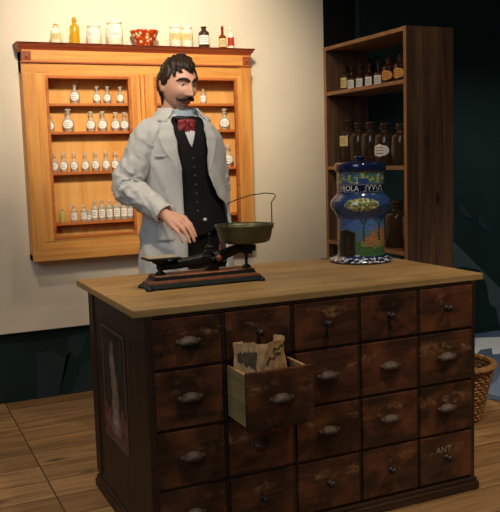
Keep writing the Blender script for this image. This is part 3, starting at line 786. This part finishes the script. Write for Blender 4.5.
# ------------------------------------------------------------------ tall shelf unit
SX, SY0, SY1, SZ, SD = 1.9676, 1.2509, 2.150, 2.0511, .3206
su = thing('shelf_unit', 'tall rough brown wooden shelf unit of bottles beside the cream wall', 'shelf')
b = B(); b.box(SX, SX+SD, SY0, SY0+.024, 0, SZ, 0, .002); b.obj('side_board', 'shelf_wood', su)
b = B(); b.box(SX, SX+SD, SY1-.024, SY1, 0, SZ, 0, .002); b.obj('side_board', 'shelf_wood', su)
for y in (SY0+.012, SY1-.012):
    b = B(); b.box(SX-.004, SX+.0005, y-.012, y+.012, 0, SZ, 0, .001); b.obj('lit_front_edge', 'lit_edge', su)  # thin added strip, side light put into its paler colour
for z in (SZ, 1.766, 1.291, .806, .36, .06):
    b = B(); b.box(SX-.003, SX+.0012, SY0+.024, SY1-.024, z-.0235, z-.0015, 0, .001); b.obj('lit_shelf_front', 'lit_edge', su)  # board front strip, brightened by colour as if lit from the left
    b = B(); b.box(SX+.001, SX+SD-.002, SY0+.022, SY1-.022, z-.024, z-.001, 0, .002); b.obj('shelf_board', 'shelf_edge', su)
gA, gB, gC = 'bottles on the upper board of the shelf unit', 'brown storage bottles on the middle board of the shelf unit', 'brown storage bottles on the lower board of the shelf unit'
SB = SX+.12
RZ = -PI/2+.35        # labels face the room
upper = [(2.092, .172, .030, 'tall', 'smoke', 'label_cream', 'bottle with a cream label at the far left of the upper shelf board', False),
         (2.005, .150, .029, 'narrow', 'amber', 'label', 'first long-necked bottle with square white label from the left, upper board', False),
         (1.905, .150, .029, 'narrow', 'amber', 'label', 'second long-necked bottle with square white label from the left, upper board', False),
         (1.800, .150, .029, 'narrow', 'amber', 'label', 'third long-necked bottle with square white label from the left, upper board', False),
         (1.700, .150, .029, 'narrow', 'amber', 'label', 'fourth long-necked bottle with square white label, beside the orange-labelled bottles', False),
         (1.590, .160, .043, 'tall', 'amber', 'label_orange', 'left of the two bottles with oval orange labels on upper board', True),
         (1.470, .162, .043, 'tall', 'amber', 'label_orange', 'right of the two bottles with oval orange labels on upper board', True)]
for y, h, r, kd, gm, lm, lab, ov in upper:
    make_bottle('medicine_bottle', h, r, kd, gm, lm, lab, 'bottle', gA, (SB, y, 1.7655), RZ, oval=ov, stop='cork', half=1.05)
mid = [(2.06, .300, .058, 'label_cream', 'brown storage bottle with square cream label at the left, middle shelf board', False),
       (1.930, .275, .060, None, 'unlabelled brown storage bottle, second from left behind the blue jar lid', False),
       (1.790, .270, .064, None, 'unlabelled brown storage bottle, third from left behind the blue jar lid', False),
       (1.635, .255, .066, 'label', 'brown storage bottle with a white oval label on the middle board', True),
       (1.478, .245, .055, None, 'unlabelled brown storage bottle at the right end of the middle board', False)]
for y, h, r, lm, lab, ov in mid:
    t = make_bottle('storage_bottle', h, r, 'apoth', 'smoke', lm, lab, 'bottle', gB, (SB, y, 1.2905), RZ, oval=ov, stop='smoke', half=.95 if ov else .6, lzo=(.20, .50) if ov else (.42, .64))
for y, h, r, lab in ((1.518, .278, .074, 'large unlabelled brown bottle on the lower board, right of the blue jar'), (1.352, .270, .070, 'brown bottle on the lower board, mostly hidden by the side board')):
    make_bottle('storage_bottle', h, r, 'apoth', 'smoke', None, lab, 'bottle', gC, (SB, y, .8055), RZ, stop='smoke')

# ------------------------------------------------------------------ the shopkeeper
A = math.radians(11)
F = Vector((math.sin(A), -math.cos(A), 0)); L = Vector((math.cos(A), math.sin(A), 0)); U = Vector((0, 0, 1))
TC = Vector((.585, 1.085, 0))
man = thing('person', 'moustached person in a pale lab coat, black waistcoat and red bow tie behind the counter', 'person', (TC.x, TC.y, 0))
def part(o, parent=man):
    o.parent = parent; o.matrix_parent_inverse = Matrix.Translation(-Vector((TC.x, TC.y, 0))) if parent is man else Matrix.Identity(4)
    return o
HC = Vector((.570, 1.065, 1.703))
ha, hp = math.radians(15), math.radians(12)
HF0 = Vector((math.sin(ha), -math.cos(ha), 0)); HL = Vector((math.cos(ha), math.sin(ha), 0))
HF = (HF0*math.cos(hp)-U*math.sin(hp)).normalized(); HU = HL.cross(HF).normalized()*-1
if HU.z < 0: HU = -HU
def hw(x, y, z): return HC+HL*x+HF*y+HU*z
def g2(a, b, sa, sb): return math.exp(-(a/sa)**2-(b/sb)**2)
def head_local(d):
    x, y, z = d
    X = .077*x; Y = (.098 if y > 0 else .091)*y; Z = .118*z
    t = max(0, -z)
    X *= 1-.24*t**2
    if y > 0: Y *= 1+.02*t; Y -= .006*max(0, z)**2
    else: Y *= 1-.35*t**1.2
    if z > .2: X *= 1+.03*(z-.2)
    if y > 0:
        ax = abs(X)
        fx = min(1, y*2.2)
        Y += fx*(.007*g2(ax-.022, Z-.030, .024, .012)        # brow
              -.014*g2(ax-.031, Z-.008, .015, .014)           # eye sockets
              +.008*g2(ax-.043, Z+.028, .020, .020)           # cheekbones
              -.005*g2(ax-.045, Z+.070, .018, .022)           # hollow of the cheek
              +.007*g2(X, Z+.066, .024, .013)                 # mouth
              -.004*g2(X, Z+.083, .020, .007)
              +.011*g2(X, Z+.104, .022, .016))                # chin
        if Z < .03:
            k = max(0, min(1, (.026-Z)/.062))
            k = k if Z > -.036 else max(0, 1-(-.036-Z)/.014)
            Y += fx*.034*k**1.1*math.exp(-(X/(.0085+.006*k))**2)
            Y += fx*.007*g2(ax-.014, Z+.036, .007, .008)       # nostril wings
    return X, Y, Z
def body():
    b = B(); nu, nv = 120, 100
    vs = []
    for j in range(nv+1):
        ph = -PI/2+PI*j/nv
        for i in range(nu):
            t = 2*PI*i/nu; c = max(math.cos(ph), 1e-3)
            vs.append(hw(*head_local((c*math.cos(t), c*math.sin(t), math.sin(ph)))))
    fs = [(j*nu+i, j*nu+(i+1) % nu, (j+1)*nu+(i+1) % nu, (j+1)*nu+i) for j in range(nv) for i in range(nu)]
    fs += [tuple(range(nu))[::-1], tuple(nv*nu+i for i in range(nu))]
    b.add(vs, fs)
    for s in (-1, 1):       # ears
        b.ball(hw(s*.077, -.012, -.008), (.009, .019, .031), 14, 10, 0, (HL, HF, HU))
        b.ball(hw(s*.082, -.016, .002), (.007, .017, .022), 12, 8, 0, (HL, HF, HU))
    tc = lambda z, f=0: TC+F*f+U*z
    b.tube([hw(0, -.022, -.07), hw(0, -.032, -.12), tc(1.53, -.03), tc(1.48, -.03)], [.054, .054, .055, .055], 20)
    # trunk
    def ring(u, v):
        z = .86+.62*v; a = .150+.02*math.sin(v*PI)+(.0 if v < .8 else -.06*(v-.8)/.2); bb = .10-(0 if v < .8 else .03*(v-.8)/.2)
        t = 2*PI*u; p = TC+L*(a*math.cos(t))+F*(bb*math.sin(t)); return (p.x, p.y, z)
    b.grid(ring, 32, 24, 0, True); n = 32
    b.add([ring(i/n, 0) for i in range(n)], [tuple(range(n))[::-1]]); b.add([ring(i/n, 1) for i in range(n)], [tuple(range(n))])
    shR, shL = TC-L*.178+U*1.462, TC+L*.140+U*1.445
    elR, wrR = Vector((.305, 1.035, 1.245)), Vector((.412, .845, 1.122))
    elL, wrL = Vector((.772, 1.135, 1.235)), Vector((.785, 1.115, 1.03))
    b.tube([TC-L*.06+U*1.48, shR, shR.lerp(elR, .5), elR, elR.lerp(wrR, .5), wrR], [.06, .058, .048, .042, .036, .026], 16)
    b.tube([TC+L*.06+U*1.48, shL, shL.lerp(elL, .5), elL, elL.lerp(wrL, .5), wrL], [.06, .058, .048, .042, .036, .026], 16)
    for s in (-1, 1):
        hip = TC+L*(s*.085)+U*.88; kn = TC+L*(s*.10)+F*.02+U*.48; an = TC+L*(s*.11)+F*(-.01)+U*.09
        b.tube([hip, hip.lerp(kn, .5), kn, kn.lerp(an, .35), an], [.085, .075, .055, .052, .038], 16)
        b.tube([an-U*.03, an+F*.06-U*.045, an+F*.15-U*.055], [.038, .036, .028], 12)
    # right hand hovering over the scale, relaxed
    W0 = wrR
    kn = [Vector(k) for k in ((.482, .800, 1.108), (.463, .785, 1.096), (.443, .780, 1.083), (.424, .785, 1.071))]
    b.tube([W0, W0.lerp(kn[0], .5), kn[0]], [.024, .021, .0125], 12)
    b.tube([W0, W0.lerp(kn[1], .5), kn[1]], [.024, .022, .0130], 12)
    b.tube([W0, W0.lerp(kn[2], .5), kn[2]], [.024, .021, .0125], 12)
    b.tube([W0, W0.lerp(kn[3], .5), kn[3]], [.024, .020, .0115], 12)
    tips = [Vector(k) for k in ((.512, .757, 1.030), (.500, .742, 1.013), (.478, .740, 1.008), (.450, .756, 1.010))]
    for k, (a, t) in enumerate(zip(kn, tips)):
        d = t-a; out = Vector((.25, -.75, .55)).normalized()
        m1 = a+d*.42+out*.011; m2 = a+d*.75+out*.007
        r = .0088 if k < 3 else .0076
        b.tube([a, m1, m2, t], [r*1.15, r*1.02, r*.92, r*.78], 10)
    b.tube([W0+Vector((.015, .0, -.008)), Vector((.455, .835, 1.075)), Vector((.482, .815, 1.048)), Vector((.498, .800, 1.026))], [.020, .0145, .0105, .0085], 10)
    # left hand hanging at the pocket
    kd = Vector((-.05, -.05, -.99)).normalized()
    kL = [wrL+kd*.085+L*o+F*.01 for o in (-.025, -.008, .010, .026)]
    for k, a in enumerate(kL):
        b.tube([wrL, wrL.lerp(a, .5), a], [.025, .021, .012], 10)
        e = a+kd*(.075 if k in (1, 2) else .06)+F*.015
        b.tube([a, a.lerp(e, .5)+F*-.006, e], [.0105, .0095, .0075], 8)
    b.tube([wrL+kd*.02-L*.012, wrL+kd*.05-L*.04+F*.01, wrL+kd*.085-L*.048+F*.015], [.018, .012, .009], 8)
    o = b.obj('tmp_body', 'skin')
    md = o.modifiers.new('r', 'REMESH'); md.mode = 'VOXEL'; md.voxel_size = .0036; md.use_smooth_shade = True
    bpy.context.view_layer.update()
    me = bpy.data.meshes.new_from_object(o.evaluated_get(bpy.context.evaluated_depsgraph_get())); bpy.data.objects.remove(o)
    bm = bmesh.new(); bm.from_mesh(me)
    for _ in range(2): bmesh.ops.smooth_vert(bm, verts=bm.verts, factor=.4, use_axis_x=True, use_axis_y=True, use_axis_z=True)
    for f in bm.faces: f.smooth = True
    bm.to_mesh(me); bm.free(); me.name = 'body'; me.materials.clear(); me.materials.append(M['skin'])
    o = bpy.data.objects.new('body', me); COL.objects.link(o); return part(o), shR, elR, wrR, shL, elL, wrL
BODY, shR, elR, wrR, shL, elL, wrL = body()

def surf(x, z, off=0):
    # point of the face at lateral x, height z (head-local), pushed out by off
    lo, hi = 0.0, 1.0; best = None
    zz = z/.118
    for k in range(60):
        y = math.sqrt(max(0, 1-zz*zz)); xx = x/.077/(1-.24*max(0, -zz)**2)
        yy = math.sqrt(max(1e-4, 1-zz*zz-xx*xx)); break
    X, Y, Z = head_local((xx, yy, zz)); return hw(X, Y+off, Z)
# eyes
for s in (-1, 1):
    e = B(); c = surf(s*.031, .008, -.0050)
    e.ball(c, (.0125, .0115, .0105), 18, 12, 0, (HL, HF, HU)); e.ball(c+HF*.0065+HU*-.002+HL*.001, (.0068, .0062, .0068), 12, 8, 1, (HL, HF, HU))
    part(e.obj('eye', ['eye_white', 'iris']))
    l = B()   # upper lid
    l.tube([surf(s*.031-.015, .008, .000), surf(s*.031-.007, .0155, .002), surf(s*.031+.002, .017, .003), surf(s*.031+.010, .014, .002), surf(s*.031+.016, .007, 0)], [.0015, .0026, .0028, .0026, .0015], 8)
    part(l.obj('eyelid', 'skin'))
    w = B()
    w.tube([surf(s*.010, .026, .002), surf(s*.022, .033, .004), surf(s*.036, .035, .004), surf(s*.048, .030, .004), surf(s*.056, .022, .003)], [.0048, .0068, .0062, .0050, .0025], 8)
    part(w.obj('eyebrow', 'brow'))
# moustache and mouth
m = B()
for s in (-1, 1):
    m.tube([surf(0, -.049, .003), surf(s*.010, -.050, .006), surf(s*.022, -.056, .007), surf(s*.034, -.062, .007), surf(s*.043, -.060, .006), surf(s*.049, -.053, .005)], [.0075, .0095, .0090, .0070, .0045, .0018], 10)
part(m.obj('moustache', 'brow'))
m = B(); m.tube([surf(-.022, -.073, .0), surf(-.008, -.074, .002), surf(.008, -.074, .002), surf(.022, -.073, .0)], [.0025, .0052, .0052, .0025], 8); part(m.obj('lower_lip', 'lip'))
# hair
def hair():
    b = B(); nu, nv = 140, 84
    vs = []; ok = []
    for j in range(nv+1):
        ph = -PI/2+PI*j/nv
        for i in range(nu):
            t = 2*PI*i/nu; c = max(math.cos(ph), 1e-3); d = (c*math.cos(t), c*math.sin(t), math.sin(ph))
            X, Y, Z = head_local(d); fwd = d[1]
            wob = .010*noise.noise(Vector((d[0]*5, d[1]*5, d[2]*5)))
            if fwd > .30: lim = .070+.008*noise.noise(Vector((X*60, 3, 0)))-.040*max(0, (abs(X)-.050)/.02)
            elif fwd > -.16: lim = (.012-.040*(.30-fwd)/.46)+wob
            else: lim = -.070+wob
            k = Z > lim; ok.append(k)
            flow = d[0]*9+d[1]*4+2.2*noise.noise(Vector((d[0]*2, d[1]*2, d[2]*2+7)))
            th = .014+.006*noise.noise(Vector((d[0]*2.2+1, d[1]*2.2, d[2]*2.2)))+.0028*math.sin(flow*2.2)+.0016*math.sin(flow*5.3+d[2]*4)
            if fwd > 0: th += .006*max(0, d[2])
            th *= min(1, .25+max(0, Z-lim)/.022)
            n = Vector((d[0]/.077, d[1]/.098, d[2]/.118)).normalized()
            vs.append(hw(X+n.x*th, Y+n.y*th, Z+n.z*th))
    fs = []
    for j in range(nv):
        for i in range(nu):
            q = (j*nu+i, j*nu+(i+1) % nu, (j+1)*nu+(i+1) % nu, (j+1)*nu+i)
            if sum(ok[k] for k in q) >= 3: fs.append(q)
    fs.append(tuple(nv*nu+i for i in range(nu)))
    b.add(vs, fs, 0, True)
    # waves swept from the parting across the brow, over the temples and round the nape
    for x0, z0, x1, z1, r in ((-.056, .082, -.061, .036, .010), (-.050, .092, -.036, .060, .012), (-.024, .106, .012, .062, .013), (.000, .106, .034, .070, .012), (.026, .098, .052, .066, .010)):
        p = [surf(x0+(x1-x0)*k/5, z0+(z1-z0)*k/5, .008+.007*math.sin(k*.75)) + HL*(.006*math.sin(k*1.5)) for k in range(6)]
        b.tube(p, [r*.8, r, r, r*.9, r*.7, r*.3], 8, flat=.7)
    for s in (-1, 1):
        for k in range(7):
            y = .014-.016*k; z = .050-.002*k
            lat = lambda q: .078*math.sqrt(max(.02, 1-(q/(.099 if q > 0 else .093))**2))
            p0 = hw(s*(lat(y)+.002), y, z); y2 = max(-.088, y-.018); e = hw(s*(lat(y2)-.004), y2, .006-.013*k)
            b.tube([p0, p0.lerp(e, .35)+HL*(s*.006), p0.lerp(e, .7)+HL*(s*.001), e], [.009, .010, .008, .003], 8, flat=.7)
    for k in range(9):
        a = -1.15+2.3*k/8
        p0 = hw(.064*math.sin(a), -.070*math.cos(a)-.004, -.020); e = hw(.058*math.sin(a), -.066*math.cos(a)-.006, -.098-.008*(k % 2))
        b.tube([p0, p0.lerp(e, .5)-HF*.003, e], [.012, .013, .004], 8, flat=.8)
    part(b.obj('hair', 'hair'))
hair()

# --- clothes
def interp(tab, z):
    tab = sorted(tab)
    if z <= tab[0][0]: return tab[0][1:]
    for a, c in zip(tab, tab[1:]):
        if z <= c[0]:
            t = (z-a[0])/(c[0]-a[0]); t = t*t*(3-2*t)
            return tuple(p+(q-p)*t for p, q in zip(a[1:], c[1:]))
    return tab[-1][1:]
#            z     a     b     fwd shift
shape_tab = [(1.590, .070, .072, -.022), (1.565, .086, .078, -.020), (1.54, .125, .088, -.012), (1.505, .152, .106, -.004), (1.45, .184, .124, .004), (1.39, .198, .130, .006), (1.32, .200, .132, .008), (1.18, .190, .126, .010),
             (1.05, .200, .132, .010), (.85, .222, .150, .006), (.60, .245, .172, 0), (.50, .25, .178, 0)]
def tors(z, th, off=0, wr=0.0):
    a, bb, f = interp(shape_tab, z)
    c, s = math.cos(th), math.sin(th)
    e = 2/2.35
    x = (a+off)*math.copysign(abs(s)**e, s); y = (bb+off)*math.copysign(abs(c)**e, c)
    if wr:
        n = noise.noise(Vector((x*7+2, y*7, z*5)))*.9+noise.noise(Vector((x*16, y*16, z*9+4)))*.4
        n += .8*max(0, 1-abs(noise.noise(Vector((x*5+8, y*5, z*4+x*9))))*5)**1.5
        k = 1+wr*n/max(.05, math.hypot(x, y)); x *= k; y *= k
    p = TC+L*x+F*(y+f); return Vector((p.x, p.y, z))
openL = [(1.60, -48), (1.54, -40), (1.50, -33), (1.43, -27), (1.30, -22), (1.17, -22), (.95, -18), (.5, -20)]
openR = [(1.60, 40), (1.54, 24), (1.50, 14), (1.43, 9), (1.30, 8), (1.25, 11), (1.20, 20), (1.14, 42), (1.05, 44), (.95, 32), (.85, 26), (.5, 26)]
def coat():
    b = B(); nz, nt = 70, 72
    def f(u, v):
        z = .50+1.09*v
        t0 = math.radians(interp(openR, z)[0]); t1 = 2*PI+math.radians(interp(openL, z)[0])
        p = tors(z, t0+(t1-t0)*u, .012, .016*(1 if z < 1.45 else .3))
        fold = .010*max(0, (1.05-z)/.55)*math.sin((t0+(t1-t0)*u)*9+2*math.sin(z*3)); p += (p-Vector((TC.x, TC.y, z))).normalized()*fold
        return p
    b.grid(f, nt, nz)
    def sleeve(sh, el, wr, out, seed):
        n = 44; ns = 110; pts = []; rad = []
        inn = TC+U*1.475-out*-.115
        key = [sh-out*.055+U*.004, sh, sh.lerp(el, .5)+out*.006, el+out*.004, el.lerp(wr, .5), wr.lerp(el, .05)]
        rk = [.072, .073, .066, .062, .053, .045]
        P = []; R = []
        for k in range(ns):
            t = k/(ns-1)*(len(key)-1); i = min(int(t), len(key)-2); q = t-i
            p0, p1, p2, p3 = key[max(0, i-1)], key[i], key[i+1], key[min(len(key)-1, i+2)]
            c = .5*((2*p1)+(p2-p0)*q+(2*p0-5*p1+4*p2-p3)*q*q+(3*p1-p0-3*p2+p3)*q**3)
            P.append(c); R.append(rk[i]+(rk[i+1]-rk[i])*q)
        s = B(); s.tube(P, R, n, round_caps=False)
        # drop end caps, add wrinkles
        faces = s.f[:-2]
        vs = []
        for idx, v in enumerate(s.v):
            k = idx//n; v = Vector(v); d = (v-P[k]).normalized(); t = k/(ns-1)
            amp = (1 if seed < 5 else .5)*(.006+.013*math.exp(-((t-.60)/.18)**2)+.005*math.exp(-((t-.15)/.1)**2))
            w = noise.noise(Vector((d.x*1.6+seed, d.y*1.6+t*9, d.z*1.6+t*13)))
            q = noise.noise(Vector((d.x*1.5+seed, d.y*1.5+t*7, d.z*1.8+t*11+seed)))
            ridge = max(0, 1-abs(q)*4.5)**1.5
            vs.append(v+d*(amp*.7*w+amp*.95*ridge-.002))
        b.add(vs, faces, 0, True)
        # inside of the cuff
        e = vs[-n:]; c = sum(e, Vector())/n
        ring2 = [c+(v-c)*.86-(P[-1]-P[-2]).normalized()*.0 for v in e]; ring3 = [v-(P[-1]-P[-2]).normalized()*.05 for v in ring2]
        b.add(e+ring2+ring3, [(i, (i+1) % n, n+(i+1) % n, n+i) for i in range(n)]+[(n+i, n+(i+1) % n, 2*n+(i+1) % n, 2*n+i) for i in range(n)], 0, True)
    sleeve(shR, elR, wrR, -L, 1.3); sleeve(shL, elL, wrL, L, 7.7)
    o = b.obj('coat', 'coat'); md = o.modifiers.new('s', 'SOLIDIFY'); md.thickness = .003; md.offset = -1
    part(o)
    # lapels folded back from both front edges
    for side, tab, w0 in ((-1, openL, 26), (1, openR, 15)):
        lp = B()
        def g(u, v):
            z = 1.300+.245*v; t = math.radians(interp(tab, z)[0])
            wd = math.radians(w0)*(min(1, v*1.7)*(1 if v < .82 else 1-.25*(v-.82)/.18))
            return tors(z-.012*u*v, t+side*wd*u, .0195-.005*u*(1-u)+.003*u)
        lp.grid(g, 10, 26)
        q = lp.obj('lapel', 'coat'); md = q.modifiers.new('s', 'SOLIDIFY'); md.thickness = .004; md.offset = 0
        part(q)
        # notch collar above the lapel
        cl = B()
        def gc(u, v):
            t = math.radians(interp(tab, 1.545)[0])
            th = t+side*(math.radians(6)+v*(PI-abs(t)-.02)); z = 1.592-.052*u-.010*u*(1-v)
            z += .012*math.sin(v*PI/2)
            return tors(z, th, .017+.006*math.sin(u*PI)+.006*u)
        cl.grid(gc, 8, 30); q = cl.obj('coat_collar', 'coat'); md = q.modifiers.new('s', 'SOLIDIFY'); md.thickness = .004; md.offset = 0
        part(q)
    # patch pocket
    pk = B()
    pk.grid(lambda u, v: tors(1.16-.16*v, math.radians(-66+30*u), .0165, .011), 12, 14); q = pk.obj('pocket', 'coat'); md = q.modifiers.new('s', 'SOLIDIFY'); md.thickness = .003; md.offset = 0
    part(q)
    pk = B()
    pk.grid(lambda u, v: tors(1.385-.012*v, math.radians(-62+22*u), .0165, .0033), 10, 4); q = pk.obj('breast_pocket', 'coat'); md = q.modifiers.new('s', 'SOLIDIFY'); md.thickness = .003; md.offset = 0
    part(q)
coat()
def vest():
    b = B()
    def f(u, v):
        th = math.radians(-120+240*u)
        zt = 1.405+.150*min(1, abs(math.degrees(th)+6)/14); zb = 1.03-.02*math.exp(-(math.degrees(th)/12)**2)
        return tors(zb+(zt-zb)*v, th, -.004, .004)
    b.grid(f, 70, 40); o = b.obj('waistcoat', 'vest'); md = o.modifiers.new('s', 'SOLIDIFY'); md.thickness = .003; md.offset = -1
    part(o)
    for z in (1.365, 1.325, 1.285, 1.245, 1.205, 1.165, 1.125):
        k = B(); k.ball(tors(z, math.radians(-3.5-5*(z-1.25)/.12*.3), -.0005), (.006, .003, .006), 10, 6, 0, (L, F, U)); part(k.obj('button', 'button'), man)
    b = B(); b.grid(lambda u, v: tors(1.05+.54*v, 2*PI*u, -.010), 64, 30, 0, True); part(b.obj('shirt', 'shirt'))
    # stand collar
    b = B()
    nc = TC+F*-.012
    def col(u, v):
        t = 2*PI*u; r = .066+.004*v; z = 1.555+.052*v-.022*max(0, math.cos(t))-.004*v
        p = nc+L*(r*math.sin(t))+F*(r*1.02*math.cos(t)+.012*(1-v)); return (p.x, p.y, z)
    b.grid(col, 48, 8, 0, True); o = b.obj('shirt_collar', 'collar'); md = o.modifiers.new('s', 'SOLIDIFY'); md.thickness = .004
    part(o)
    # bow tie: knot, two wings, hanging ends
    kc = tors(1.528, math.radians(-8), .005)
    b = B(); b.tube([kc-L*.045+U*.018-F*.010, kc-L*.02+U*.014, kc+U*.012+F*.003, kc+L*.02+U*.014, kc+L*.045+U*.018-F*.010], [.010, .013, .013, .013, .010], 10, 1)
    b.ball(kc+F*.012, (.011, .010, .014), 14, 10, 0, (L, F, U))
    for s in (-1, 1):
        def wing(u, v):
            x = .004+.042*u; hgt = (.012+.019*u**.8)*(2*v-1); dep = .014*math.sin(u*PI)*(1-.5*abs(2*v-1))+.003*math.sin(v*9)
            return kc+L*(s*x)+U*(hgt-.022*u)+F*(.010+dep-.008*u)
        b.grid(wing, 12, 9); 
        def tail(u, v):
            return kc+L*(s*(.006+.014*v+(.024)*(u-.5)*(.7+.6*v)))+U*(-.010-.060*v)+F*(.012-.004*v+.003*math.sin(u*7))
        b.grid(tail, 7, 9)
    o = b.obj('bow_tie', ['tie', 'tie_dark']); md = o.modifiers.new('s', 'SOLIDIFY'); md.thickness = .003; md.offset = 0
    part(o)
    # trousers
    b = B()
    def pelvis(u, v):
        z = .80+.28*v; t = 2*PI*u; p = TC+L*(.165*math.sin(t))+F*(.118*math.cos(t)+.008); return (p.x, p.y, z)
    b.grid(pelvis, 40, 10, 0, True)
    for s in (-1, 1):
        hip = TC+L*(s*.085)+U*.86; kn = TC+L*(s*.10)+F*.02+U*.48; an = TC+L*(s*.11)+U*.07
        b.tube([hip, hip.lerp(kn, .5), kn, an], [.098, .090, .075, .062], 20)
    part(b.obj('trousers', 'trouser'))
    for s in (-1, 1):
        an = TC+L*(s*.11)+U*.09
        b = B(); b.tube([an-F*.02-U*.048, an+F*.06-U*.048, an+F*.17-U*.055], [.042, .042, .035], 16); part(b.obj('shoe', 'leather'))
    b = B(); b.ball(tors(1.085, math.radians(4), .004), (.011, .005, .008), 10, 6, 0, (L, F, U)); part(b.obj('buckle', 'white_glaze'))
vest()

# ------------------------------------------------------------------ light
def spot(name, loc, tgt, power, size, blend, col, rad=.05):
    l = bpy.data.lights.new(name, 'SPOT'); l.energy = power; l.spot_size = math.radians(size); l.spot_blend = blend; l.color = col; l.shadow_soft_size = rad
    o = bpy.data.objects.new(name, l); COL.objects.link(o); o.location = loc
    o.rotation_euler = (Vector(tgt)-Vector(loc)).to_track_quat('-Z', 'Y').to_euler(); return o
def area(name, loc, tgt, power, size, col):
    l = bpy.data.lights.new(name, 'AREA'); l.energy = power; l.size = size; l.color = col
    o = bpy.data.objects.new(name, l); COL.objects.link(o); o.location = loc
    o.rotation_euler = (Vector(tgt)-Vector(loc)).to_track_quat('-Z', 'Y').to_euler(); return o
spot('cabinet_spot', (-.15, -.95, 3.35), (.72, 2.1, 1.98), 740, 41, 1, (1, .86, .66), .22)
spot('wall_wash', (1.1, .9, 3.4), (.9, 2.16, 1.9), 50, 70, 1, (1, .85, .64), .10)
spot('counter_spot', (.9, -.9, 3.4), (.85, .25, .6), 128, 62, .9, (1, .83, .60), .08)
spot('figure_spot', (1.9, -1.2, 3.2), (.6, 1.05, 1.5), 50, 30, .8, (1, .88, .74), .06)
area('room_fill', (-2.2, -2.0, 2.8), (.6, 1.1, 1.1), 34, 1.6, (.80, .90, 1.0))
spot('shelf_spot', (.6, -.3, 3.4), (2.05, 1.6, 1.4), 64, 46, .9, (1, .82, .58), .06)
spot('floor_spot', (2.9, -1.2, 3.2), (2.1, .0, 0), 210, 60, .9, (1, .82, .6), .08)
spot('mural_spot', (3.6, .2, 3.3), (3.2, 2.0, .1), 130, 56, .8, (.95, .97, 1.0), .08)
spot('aisle_spot', (-.6, .2, 3.3), (-.1, 1.1, 0), 125, 60, .9, (1, .80, .56), .06)
w = bpy.data.worlds.new('museum_dark'); S.world = w; w.use_nodes = True
w.node_tree.nodes['Background'].inputs[0].default_value = (.55, .62, .70, 1); w.node_tree.nodes['Background'].inputs[1].default_value = .035

# ------------------------------------------------------------------ camera
cam = bpy.data.cameras.new('camera'); co = bpy.data.objects.new('camera', cam); COL.objects.link(co)
cam.sensor_fit = 'HORIZONTAL'; cam.sensor_width = 36; cam.lens = 808.205/500*36; cam.clip_start = .05
yaw, pitch, roll = .427671159, -.120675077, -.0295224379
fw = Vector((math.sin(yaw)*math.cos(pitch), math.cos(yaw)*math.cos(pitch), math.sin(pitch)))
rt = Vector((math.cos(yaw), -math.sin(yaw), 0)); up = rt.cross(fw)
r = rt*math.cos(roll)+up*math.sin(roll); u = -rt*math.sin(roll)+up*math.cos(roll)
mx = Matrix((r, u, -fw)).transposed().to_4x4(); mx.translation = Vector((-.715265, -2.493726, 1.358540)); co.matrix_world = mx
S.camera = co
S.view_settings.view_transform = 'Standard'; S.view_settings.look = 'None'; S.view_settings.gamma = 1; S.view_settings.exposure = 0; S.view_settings.use_curve_mapping = False
